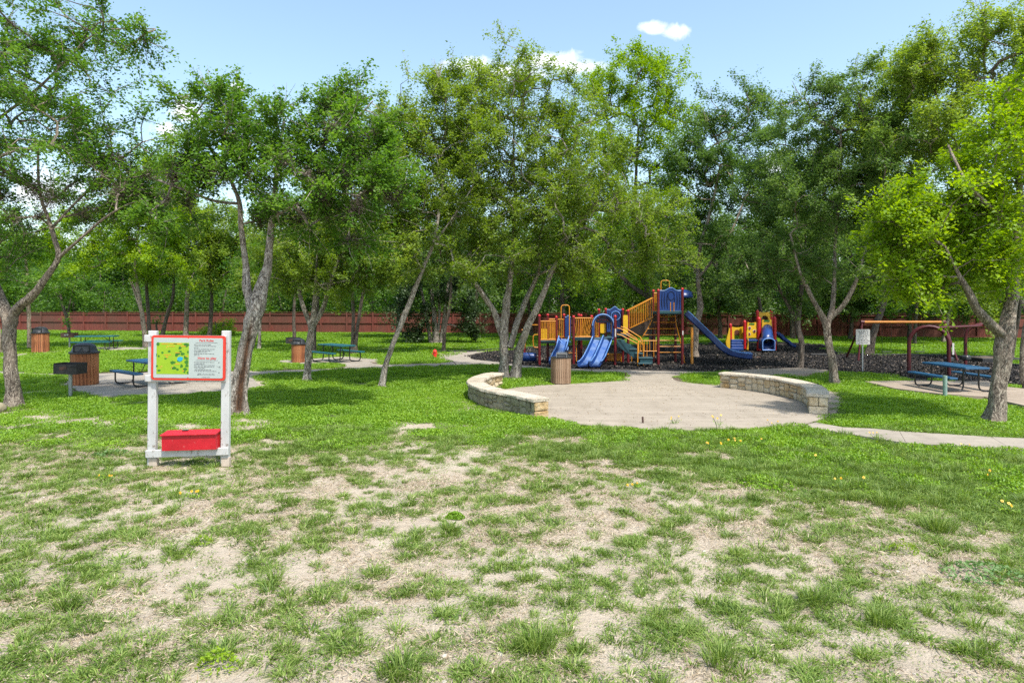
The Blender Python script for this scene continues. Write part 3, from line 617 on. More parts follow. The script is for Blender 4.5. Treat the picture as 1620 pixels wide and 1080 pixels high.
# ---------------------------------------------------------------- boundary fence
fence = thing('fence', 'long red-brown stained board fence along the back of the park', 'fence')
FL = [(-110, 80), P(0, 0, 65)[:2], P(310, 0, 61)[:2], P(760, 0, 57.5)[:2], P(1200, 0, 53)[:2], P(1600, 0, 49)[:2], (75, 44)]
FL = [Vector((p[0], p[1], 0)) for p in FL]
tot = []
for a, b in zip(FL[:-1], FL[1:]):
    L_ = (b - a).length; k = max(1, round(L_ / 2.44))
    for i in range(k): tot.append((a.lerp(b, i / k), a.lerp(b, (i + 1) / k)))
postm = MB(); postm.box((0, 0, .94), (.12, .10, 1.96)); pm_ = None; rail_me = {}
bm_ = MB(); rr_ = random.Random(5)
for i, (a, b) in enumerate(tot):
    ang = math.atan2((b - a).y, (b - a).x); L_ = (b - a).length
    if i == 0: o = postm.build('post', M['fence'], fence); pm_ = o.data
    else: o = bpy.data.objects.new('post', pm_); C.objects.link(o); o.parent = fence
    o.location = a + Vector((0, -.04, 0)); o.rotation_euler = (0, 0, ang)
    if i == 0:
        rm = MB(); rm.box((0, 0, 0), (2.34, .045, .09)); o = rm.build('rail', M['fence'], fence); rme = o.data; first = o
        cm = MB(); cm.box((0, 0, 0), (2.46, .13, .035)); o2 = cm.build('cap_board', M['fence'], fence); cme = o2.data
    for j, z in enumerate((.12, .95, 1.72)):
        if i == 0 and j == 0: o = first
        else: o = bpy.data.objects.new('rail', rme); C.objects.link(o); o.parent = fence
        o.location = (a + b) / 2 + Vector((0, -.035, z)); o.rotation_euler = (0, 0, ang)
    if i == 0: o = o2
    else: o = bpy.data.objects.new('cap_board', cme); C.objects.link(o); o.parent = fence
    o.location = (a + b) / 2 + Vector((0, -.01, 1.90)); o.rotation_euler = (0, 0, ang)
    rt = Matrix.Rotation(ang, 3, 'Z')
    for k in range(16):
        c = a.lerp(b, (k + .5) / 16) + Vector((0, .025 + rr_.uniform(-.004, .004), .93)); bm_.box(c, (L_ / 16 * .955, .018, 1.80 + rr_.uniform(-.012, .012)), rt)
bo = bm_.build('board', M['fence'], fence); bo['kind'] = 'stuff'

# ---------------------------------------------------------------- trees
TRI = []
def leaf_tris(c, L, r, up=.6, asp=.55, axis=None):
    V_, f_ = leaf_quads(c, L * 1.12, r, up, asp * 1.6, axis); V_ = V_.reshape(-1, 4, 3)[:, 1:].copy(); n = len(V_); V_[:, 0] = V_[:, 0] * .8 + .2 * V_[:, 2]; return V_.reshape(-1, 3), np.arange(n * 3).reshape(n, 3)
def tree(name, label, cat, Y0, limbs, blobs, leafmat, bark, leafL, lai=1.5, tint=(0, 1), seed=0, bl=1.0, scar=None, moss=None, sides=10, group=None, up=.55, ry=None, cl=1.0, twigs=5, yb=None, dead=0, asp=.62, rs=.54, lm=1.9):
    bl = bl * 1.2; leafL = leafL * (.93 if Y0 < 30 else .95); TRIL = Y0 > 17; lm = lm * 1.14
    r = np.random.default_rng(seed + 100); rn = random.Random(seed)
    base = limbs[0][0]; root = P(base[0], base[1], Y0); 
    t = thing(name, label, cat, (root.x, root.y, 0), 0, group); R0 = np.array(root); R0[2] = 0
    nodes = []; par = []; fixr = []; tm = MB(); scarv = []
    for li, lb in enumerate(limbs):
        pts = [(*P(q[0], q[1], Y0 + (q[3] if len(q) > 3 else 0)), q[2] / F * Y0 * rs * (1 if q[1] > 440 else .82)) for q in lb]
        if li == 0: pts[0] = (pts[0][0], pts[0][1], -.12, pts[0][3])
        cp = catmull([np.array(q) for q in pts], 5)
        P3 = [Vector(q[:3]) - Vector(R0) for q in cp]; rad = [max(q[3], .006) for q in cp]
        if cp[0][2] < .5:                                  # root flare
            for i, p in enumerate(P3):
                rad[i] *= 1 + .42 * math.exp(-max(p.z + .05, 0) / .16) 
        o = len(tm.v); tm.tube(P3, rad, sides if rad[0] > .06 else 7)
        sd = sides if rad[0] > .06 else 7
        for i, p in enumerate(P3):
            for k in range(sd):
                v = Vector(tm.v[o + i * sd + k]); d = v - p; an = 6.283 * k / sd
                f = 1 + .13 * math.sin(3 * an + p.z * 2.1 + seed) + .07 * math.sin(7 * an - p.z * 5.3) + .08 * math.sin(p.z * 7.7 + seed * 3 + an) + rn.uniform(-.09, .09) + (.16 * math.sin(5 * an + seed) * math.exp(-max(p.z, 0) / .25) if cp[0][2] < .5 else 0)
                s_ = 0
                if scar and li == 0 and scar[0] < p.z < scar[1]:
                    tq = (p.z - scar[0]) / (scar[1] - scar[0]); dirn = Vector((scar[2], scar[3], 0)).normalized(); cosv = d.normalized().dot(dirn)
                    wdt = .80 + .17 * tq
                    if cosv > wdt: f *= .62; s_ = 1
                    elif cosv > wdt - .14: f *= 1.10
                tm.v[o + i * sd + k] = tuple(p + d * f); scarv.append(s_)
        i0 = None
        for i in range(0, len(P3)):
            if i % 2 and i != len(P3) - 1: continue
            if P3[i].z < max(.28 * HC, 1.3) and li == 0 and not yb: 
                if i < len(P3) - 2: 
                    continue
            nodes.append(np.array(P3[i])); par.append(i0 if i0 is not None else -1); fixr.append(rad[i]); i0 = len(nodes) - 1
    trunk = tm.build('trunk', bark, t, smooth=70)
    at = trunk.data.attributes.new('scar', 'FLOAT', 'POINT'); at.data.foreach_set('value', np.array(scarv + [0] * (len(tm.v) - len(scarv)), np.float32))
    # cluster centres inside the crown lobes
    tg = []; area = 0; k_ = Y0 / F
    for b in blobs:
        cx, cy, rx, ryp = b[0], b[1] + 10, b[2] * 1.14, b[3] * .98; dY = b[4] if len(b) > 4 else 0; c = np.array(P(cx, cy, Y0 + dY)) - R0; rX, rZ = rx * k_, ryp * k_; rY = (b[5] if len(b) > 5 else min(max(rX, rZ), 2.6)) if ry is None else ry
        area += math.pi * rX * rZ; m = max(5, int(cl * math.pi * rX * rZ * 3.4 * (1 if Y0 < 30 else .42)))
        q = r.normal(size=(m, 3)); q /= np.linalg.norm(q, axis=1)[:, None]; q *= (r.random(m) ** .42)[:, None] * (.98 + .14 * r.normal(size=m))[:, None]
        tg.append(c + q * [rX, rY, rZ])
    tg = np.concatenate(tg); tg = tg[tg[:, 2] > (.9 if yb is None else yb)]
    NP = np.array(nodes); cnt0 = len(nodes); d0 = np.min(np.linalg.norm(tg[:, None] - NP[None], axis=2), axis=1); tg = tg[np.argsort(d0)]
    A = np.zeros((cnt0 + len(tg) * 4, 3)); A[:cnt0] = NP; na = cnt0; parent = list(par) + [0] * (len(tg) * 4); paths = []
    for c in tg:
        dv = A[:na] - c; dist = np.linalg.norm(dv, axis=1) + .35 * np.maximum(dv[:, 2] + .1, 0) + .0
        j = int(np.argmin(dist)); a = A[j]; L_ = np.linalg.norm(c - a); m = 4 if L_ > .9 else 2
        path = [j]; bend = r.normal(0, .10 * L_, 3); bend[2] += .06 * L_
        for i in range(1, m + 1):
            u = i / m; A[na] = a + (c - a) * u + bend * math.sin(math.pi * u) + (r.normal(0, .035 * L_, 3) if i < m else 0); parent[na] = path[-1]; path.append(na); na += 1
        paths.append(path)
    cnt = np.ones(na)
    for i in range(na - 1, cnt0 - 1, -1): cnt[parent[i]] += cnt[i]
    bm2 = MB(); mr = [.0062 * bl * cnt[i] ** .47 * (1 if Y0 < 30 else 1.5) for i in range(na)]
    for i in range(cnt0): mr[i] = min(mr[i], fixr[i])
    for path in paths:
        rad = [min(mr[path[0]], mr[path[1]] * 1.3)] + [mr[i] for i in path[1:]]
        bm2.tube([Vector(A[i]) for i in path], rad, 5 if rad[0] > .02 else (4 if Y0 < 18 else 3), cap=False)
    ctr = A[[p[-1] for p in paths]]; out = A[[p[-1] for p in paths]] - A[[p[-2] for p in paths]]; out /= np.linalg.norm(out, axis=1)[:, None] + 1e-9
    # twigs with leaves
    T = len(ctr) * twigs; tc_ = np.repeat(ctr, twigs, 0); td = np.repeat(out, twigs, 0) * .5 + r.normal(size=(T, 3)) * .75; td[:, 2] += .22; td /= np.linalg.norm(td, axis=1)[:, None]
    csz = math.sqrt(area / max(len(ctr), 1)) ; tl = (.55 + .95 * r.random(T)) * csz * 1.15
    if Y0 < 27:
        for i in range(0, T, 1 if Y0 < 18 else 2):
            e = tc_[i] + td[i] * tl[i]; mid = (tc_[i] + e) / 2 + r.normal(0, .03, 3)
            bm2.tube([Vector(tc_[i]), Vector(mid), Vector(e)], [.006 * bl, .0045 * bl, .0025 * bl], 3, cap=False)
    leafL *= 1.0
    br = bm2.build('branches', bark, t, smooth=60); br['kind'] = 'stuff'
    la = leafL * leafL * asp / 2; nl = int(area * lai * lm / la); nl = min(nl, 170000 if TRIL else 80000); TRI.append((t.name, nl * (1 if TRIL else 2), len(bm2.f) * 2))
    w = r.random(T) ** 1.3 + .12; w /= w.sum(); own = r.choice(T, nl, p=w); u = r.random(nl) ** .75
    c = tc_[own] + td[own] * (tl[own] * u)[:, None] + r.normal(0, leafL * 1.05, (nl, 3))
    c[:, 2] -= .10 * (u * tl[own]) ** 2
    V_, f_q = (leaf_tris if TRIL else leaf_quads)(c, leafL * r.uniform(.45, 1.45, nl), r, up, asp, td[own]); ct = r.random(T)
    tn = tint[0] + (tint[1] - tint[0]) * np.clip(.55 * ct[own] + .45 * r.random(nl), 0, 1)
    cr = bpy.data.objects.new('crown', npmesh('crown', V_, f_q, leafmat, tn)); C.objects.link(cr); cr.parent = t; cr['kind'] = 'stuff'
    if moss:
        mc = []
        for (px, py, rx, ry_, m) in moss:
            pc = np.array(P(px, py, Y0)) - R0
            cand = A[cnt0:na]; dd = np.abs((cand[:, 0] - pc[0]) / (rx * k_)) ** 2 + np.abs((cand[:, 2] - pc[2]) / (ry_ * k_)) ** 2; ix = np.where(dd < 1)[0]
            if len(ix): mc.append(cand[r.choice(ix, m)])
        if mc:
            mc = np.concatenate(mc); q = 90; c = np.repeat(mc, q, 0) + r.normal(0, .085, (len(mc) * q, 3)) * np.repeat(r.uniform(.6, 1.6, len(mc)), q)[:, None]
            Vm, fm = leaf_quads(c, r.uniform(.05, .11, len(c)), r, .2, .16); mo = bpy.data.objects.new('ball_moss', npmesh('ball_moss', Vm, fm, M['moss'], r.random(len(c)))); C.objects.link(mo); mo.parent = t; mo['kind'] = 'stuff'
    if dead:
        dm = MB(); top = ctr[np.argsort(-ctr[:, 2])[:dead * 3]]
        for i in range(dead):
            p = Vector(top[rn.randrange(len(top))]); d = Vector((rn.uniform(-.5, .5), 0, 1)).normalized()
            for q in range(3):
                dd = (d + Vector((rn.uniform(-.6, .6), rn.uniform(-.3, .3), rn.uniform(-.1, .3)))).normalized(); dm.tube([p, p + dd * .35, p + dd * .6 + Vector((rn.uniform(-.1, .1), 0, .1))], [.010, .007, .003], 3, cap=False)
        dm.build('dead_twigs', bark, t)['kind'] = 'stuff'
    return t

B, BB, BD, BP = M['bark'], M['bark_brown'], M['bark_dark'], M['bark_pale']
tree('elm_tree', 'mossy old tree at the far left with one thick limb forking to the right', 'tree', 16.1,
     [[(25, 645, 23), (21, 605, 19), (15, 550, 18), (12, 508, 17), (-4, 460, 13, .3), (-28, 400, 11, .6), (-35, 330, 9, .8), (-25, 240, 7, 1), (-10, 130, 5, 1.2)],
      [(15, 520, 15), (24, 492, 14), (48, 470, 12, -.2), (72, 440, 11, -.3), (92, 408, 9, -.4), (86, 375, 8, -.3), (76, 345, 6), (62, 300, 5), (60, 230, 4)],
      [(90, 410, 7, -.4), (130, 375, 4.6, -.7), (168, 343, 3.6, -1), (205, 322, 2.4, -1.2), (235, 318, 1.6, -1.5)],
      [(82, 360, 5, -.3), (130, 310, 4.5, .2), (180, 262, 4, .4), (225, 225, 3, .5)],
      [(-20, 200, 5, 1), (60, 140, 5, .5), (110, 90, 4, .3), (160, 50, 3), (246, 46, 2)]],
     [(-60, 60, 120, 110), (60, 40, 130, 60), (150, 30, 90, 28), (30, 130, 150, 70), (80, 205, 150, 60), (170, 215, 90, 55), (60, 290, 150, 60), (190, 285, 95, 50), (-60, 270, 100, 100), (-30, 380, 90, 40), (228, 300, 50, 60), (225, 55, 32, 14)],
     M['leaf_green'], BB, .082, lai=1.55, tint=(0, .85), seed=1, bl=1.25, rs=.50, sides=14, cl=1.1, dead=3,
     moss=[(40, 260, 120, 60, 60), (150, 330, 110, 40, 90), (20, 60, 70, 60, 30), (200, 300, 70, 60, 60)])
tree('elm_tree', 'leaning pale tree with a long rotten brown hollow, right of the park sign', 'tree', 15.0,
     [[(377, 660, 21), (381, 605, 18.5), (390, 545, 18), (401, 500, 20, 0), (414, 455, 15.5, .1), (424, 418, 13, .2), (428, 370, 10, .2), (434, 310, 8, .3), (440, 250, 6, .3), (450, 190, 4)],
      [(400, 500, 12, 0), (391, 458, 10.5, .2), (389, 415, 9.5, .3), (382, 365, 8, .3), (378, 320, 7, .3), (362, 280, 5, .3), (330, 230, 4, .2), (310, 180, 3)],
      [(431, 345, 6, .2), (480, 318, 3.6, -.2), (530, 306, 2.6, -.5), (570, 310, 1.6, -.8)],
      [(437, 285, 5.5, .3), (500, 240, 4.5, .2), (560, 190, 3.5), (590, 160, 2.5)],
      [(379, 322, 5, .3), (340, 318, 4.5, 0), (290, 300, 3.5, -.3), (250, 285, 3, -.4)]],
     [(352, 180, 70, 50), (440, 190, 100, 52), (545, 190, 85, 58), (600, 220, 50, 60), (390, 245, 120, 55), (520, 260, 110, 62), (590, 300, 55, 60), (318, 268, 62, 45), (450, 305, 110, 40), (330, 160, 38, 26), (545, 145, 50, 25), (285, 330, 55, 30), (560, 360, 70, 28)],
     M['leaf_green'], B, .085, lai=1.75, tint=(.08, .9), seed=2, bl=1.3, sides=16, rs=.61, scar=(.15, 2.2, .55, -1), cl=1.15, dead=4,
     moss=[(330, 300, 90, 50, 60), (440, 300, 110, 50, 90), (560, 300, 80, 90, 150), (560, 200, 60, 50, 40), (290, 250, 40, 50, 30)])
tree('elm_tree', 'slim forked tree left of the middle picnic table', 'tree', 21.5,
     [[(487, 606, 10.5), (488, 560, 9.5), (493, 518, 10), (498, 480, 7), (500, 440, 5), (502, 390, 3.5)],
      [(492, 520, 7), (478, 478, 6), (468, 438, 5, .4), (455, 395, 4, .5), (440, 350, 3)],
      [(495, 515, 7.5), (512, 485, 6.5), (522, 450, 6, -.3), (538, 405, 4.5, -.5), (560, 360, 3)]],
     [(500, 390, 85, 50), (455, 365, 60, 45), (560, 380, 75, 48), (510, 435, 62, 28), (590, 420, 50, 34), (430, 410, 50, 36), (540, 430, 60, 26), (460, 430, 50, 24), (520, 340, 60, 40)],
     M['leaf_olive'], B, .085, lai=1.6, tint=(.1, .85), seed=3, sides=12, yb=1.8)
tree('elm_tree', 'single slender trunk leaning right in the lawn, left of the stone seat walls', 'tree', 20.2,
     [[(604, 616, 8.5), (611, 575, 7.8), (628, 528, 7.4), (651, 472, 7.5), (668, 428, 6.5), (684, 388, 6), (693, 345, 5), (700, 290, 4), (690, 220, 3)],
      [(684, 388, 4), (716, 345, 3.5), (745, 300, 3)], [(668, 428, 3.5), (640, 370, 3), (622, 310, 2.5)]],
     [(690, 160, 70, 48), (640, 175, 55, 48), (665, 230, 80, 60), (705, 280, 70, 60), (640, 290, 52, 60), (690, 345, 80, 42), (630, 380, 50, 45), (740, 200, 50, 60), (700, 120, 34, 22), (600, 170, 40, 40), (605, 250, 45, 60), (660, 400, 70, 34), (600, 350, 50, 50), (730, 400, 60, 30)],
     M['leaf_olive'], B, .085, lai=1.5, seed=4, sides=12, bl=1.1, dead=3)
tree('elm_tree', 'big many-stemmed tree standing behind the left stone seat wall', 'tree', 22.2,
     [[(799, 604, 14), (797, 560, 12.5), (797, 520, 12.5), (802, 480, 10.5), (808, 432, 9), (812, 380, 7), (816, 320, 5.5), (812, 250, 4), (815, 170, 3)],
      [(796, 535, 11), (781, 492, 8), (757, 456, 7, -.3), (732, 425, 6.2, -.6), (712, 400, 5, -.8), (688, 372, 4, -.9), (655, 335, 3)],
      [(806, 550, 10), (820, 505, 8, .3), (838, 462, 7, .5), (852, 428, 6.3, .6), (853, 380, 5, .6), (872, 320, 4, .5), (900, 250, 3)],
      [(816, 606, 13.5), (820, 560, 12), (833, 520, 10, -.3), (856, 474, 8.5, -.6), (873, 430, 7.2, -.8), (890, 392, 4.2, -1), (908, 360, 2.4, -1.2), (922, 330, 1.4)]],
     [(820, 140, 90, 50), (760, 160, 80, 60), (880, 170, 80, 70), (720, 250, 70, 60), (820, 240, 110, 70), (930, 240, 75, 70), (830, 330, 120, 60), (735, 335, 80, 55), (955, 320, 90, 58), (1030, 330, 52, 45), (850, 400, 90, 34), (730, 395, 55, 24), (935, 390, 80, 34), (1010, 385, 60, 35), (790, 105, 55, 26), (770, 410, 60, 24), (900, 415, 60, 22), (1040, 400, 50, 40), (880, 300, 90, 60), (770, 290, 80, 60), (905, 345, 60, 42, -1.2, 1.2), (880, 390, 60, 26, -1.2, 1.0)],
     M['leaf_olive'], B, .088, lai=1.45, tint=(.0, .95), seed=5, sides=14, bl=1.15, cl=1.1, dead=5)
tree('elm_tree', 'slim dark trunk in the small raised slab behind the right seat wall', 'tree', 26.0,
     [[(1266, 586, 8.5), (1268, 548, 8), (1262, 512, 7.5), (1266, 475, 6.5), (1270, 435, 5.5), (1274, 380, 4), (1270, 310, 3)],
      [(1262, 508, 5), (1240, 470, 4), (1222, 430, 3.4), (1205, 380, 2.8)]],
     [(1268, 330, 75, 60), (1215, 300, 60, 70), (1290, 400, 62, 38), (1215, 390, 55, 45), (1240, 240, 60, 60), (1180, 440, 40, 34), (1250, 450, 40, 20)],
     M['leaf_dark'], BD, .10, lai=1.7, seed=6, sides=10)
tree('elm_tree', 'dark forked tree just behind the near end of the right seat wall', 'tree', 20.8,
     [[(1322, 611, 13), (1316, 570, 10.5), (1309, 535, 9.5), (1307, 512, 9.5), (1292, 484, 6.5), (1277, 455, 5.5), (1264, 425, 4.5), (1250, 370, 3.5)],
      [(1308, 520, 8.5), (1318, 480, 7), (1320, 430, 6, .3), (1322, 370, 5, .5), (1330, 290, 4), (1330, 210, 3)],
      [(1312, 505, 7), (1338, 478, 6.5, -.3), (1354, 445, 5.5, -.4), (1366, 405, 4.5, -.5), (1390, 340, 3.5)]],
     [(1330, 250, 90, 70), (1290, 180, 70, 62), (1370, 190, 70, 80), (1340, 330, 90, 55), (1265, 290, 62, 60), (1400, 300, 55, 70), (1330, 400, 80, 35), (1260, 400, 45, 36), (1330, 128, 45, 34), (1390, 420, 40, 34)],
     M['leaf_dark'], BB, .085, lai=1.6, tint=(.1, 1), seed=7, sides=12, dead=4)
tree('elm_tree', 'thick furrowed trunk with a round branch scar in front of the right picnic table', 'tree', 14.0,
     [[(1573, 676, 20), (1577, 630, 16), (1584, 580, 15), (1590, 535, 16.5), (1600, 485, 12.5, .1), (1605, 430, 11.5, .2), (1609, 375, 10, .2), (1614, 310, 8, .2), (1604, 230, 6), (1590, 150, 4)],
      [(1588, 532, 11), (1566, 511, 9.5, -.1), (1545, 487, 8.5, -.2), (1530, 458, 6.5, -.3), (1512, 425, 4, -.4), (1495, 390, 2.6, -.5)],
      [(1610, 370, 6, .1), (1570, 330, 5, -.4), (1530, 290, 4, -.7), (1500, 230, 3)]],
     [(1500, 330, 95, 55), (1450, 350, 62, 50), (1560, 250, 85, 60), (1620, 200, 75, 65), (1505, 270, 60, 45), (1480, 410, 70, 36), (1560, 400, 62, 40), (1620, 320, 60, 60), (1420, 330, 36, 40), (1660, 130, 70, 50), (1500, 448, 56, 18), (1420, 400, 34, 34), (1460, 430, 50, 26), (1540, 440, 50, 24), (1530, 350, 60, 50), (1490, 390, 60, 40), (1580, 330, 50, 60), (1405, 360, 26, 34)],
     M['leaf_bright'], BB, .085, lai=1.75, tint=(.1, 1), seed=8, sides=18, rs=.72, bl=1.1, cl=1.15)
# more trees, middle distance
tree('elm_tree', 'tree at the right edge beside the raised picnic slab, partly outside the picture', 'tree', 19.3,
     [[(1628, 622, 13), (1618, 580, 9), (1622, 530, 8), (1632, 480, 7), (1640, 420, 6), (1630, 320, 5), (1600, 220, 4), (1570, 120, 3)], [(1626, 500, 6), (1600, 430, 4), (1560, 330, 3.5), (1510, 220, 3)]],
     [(1560, 100, 100, 60), (1470, 120, 70, 60), (1640, 70, 90, 60), (1520, 190, 90, 55), (1450, 200, 60, 50), (1650, 200, 80, 90), (1500, 70, 60, 36), (1440, 90, 40, 40), (1660, 330, 60, 90), (1570, 40, 60, 30)],
     M['leaf_olive'], BB, .088, lai=1.5, tint=(.15, 1), seed=9, dead=5)
tree('elm_tree', 'leaning dark trunk behind the small metal rules sign', 'tree', 33,
     [[(1374, 563, 10), (1384, 522, 9), (1397, 480, 8), (1408, 430, 7), (1414, 370, 5), (1420, 280, 4), (1425, 180, 3)]],
     [(1430, 150, 70, 60), (1400, 230, 80, 70), (1480, 220, 70, 70), (1380, 320, 70, 60), (1460, 330, 80, 60), (1410, 410, 70, 46), (1420, 90, 45, 36), (1350, 200, 46, 60)],
     M['leaf_olive'], BD, .125, lai=1.5, seed=10, dead=4)
tree('elm_tree', 'pale trunk standing in the mulch behind the tall blue slide', 'tree', 31.5,
     [[(1098, 565, 10.5), (1101, 520, 9), (1108, 482, 8), (1104, 440, 7), (1108, 390, 6), (1125, 330, 5), (1140, 260, 3.5)], [(1104, 440, 5), (1150, 380, 4), (1180, 310, 3)]],
     [(1160, 200, 62, 60), (1130, 270, 75, 62), (1190, 280, 60, 70), (1110, 340, 70, 52), (1180, 370, 60, 50), (1085, 410, 55, 36), (1170, 440, 50, 26), (1095, 250, 34, 60), (1120, 190, 34, 30), (1155, 150, 30, 28), (1195, 165, 28, 34)],
     M['leaf_dark'], BP, .12, lai=1.35, tint=(0, .7), seed=11, dead=6)
tree('elm_tree', 'tallest bright green tree rising behind the big many-stemmed tree', 'tree', 37,
     [[(1032, 556, 10), (1030, 500, 9), (1022, 450, 8), (1000, 390, 7), (1005, 300, 5), (1010, 200, 3.5)], [(1026, 470, 7), (990, 445, 6), (960, 410, 4)]],
     [(1000, 120, 62, 46), (1050, 150, 42, 55), (960, 150, 50, 50), (1010, 210, 80, 60), (960, 260, 70, 60), (1060, 280, 60, 60), (1010, 350, 90, 60), (960, 420, 70, 30), (1040, 430, 60, 28), (1000, 85, 30, 22), (1040, 100, 26, 26)],
     M['leaf_bright'], BD, .14, lai=1.35, tint=(0, .75), seed=12, dead=3)
BG = 'trees standing on the back lawn'
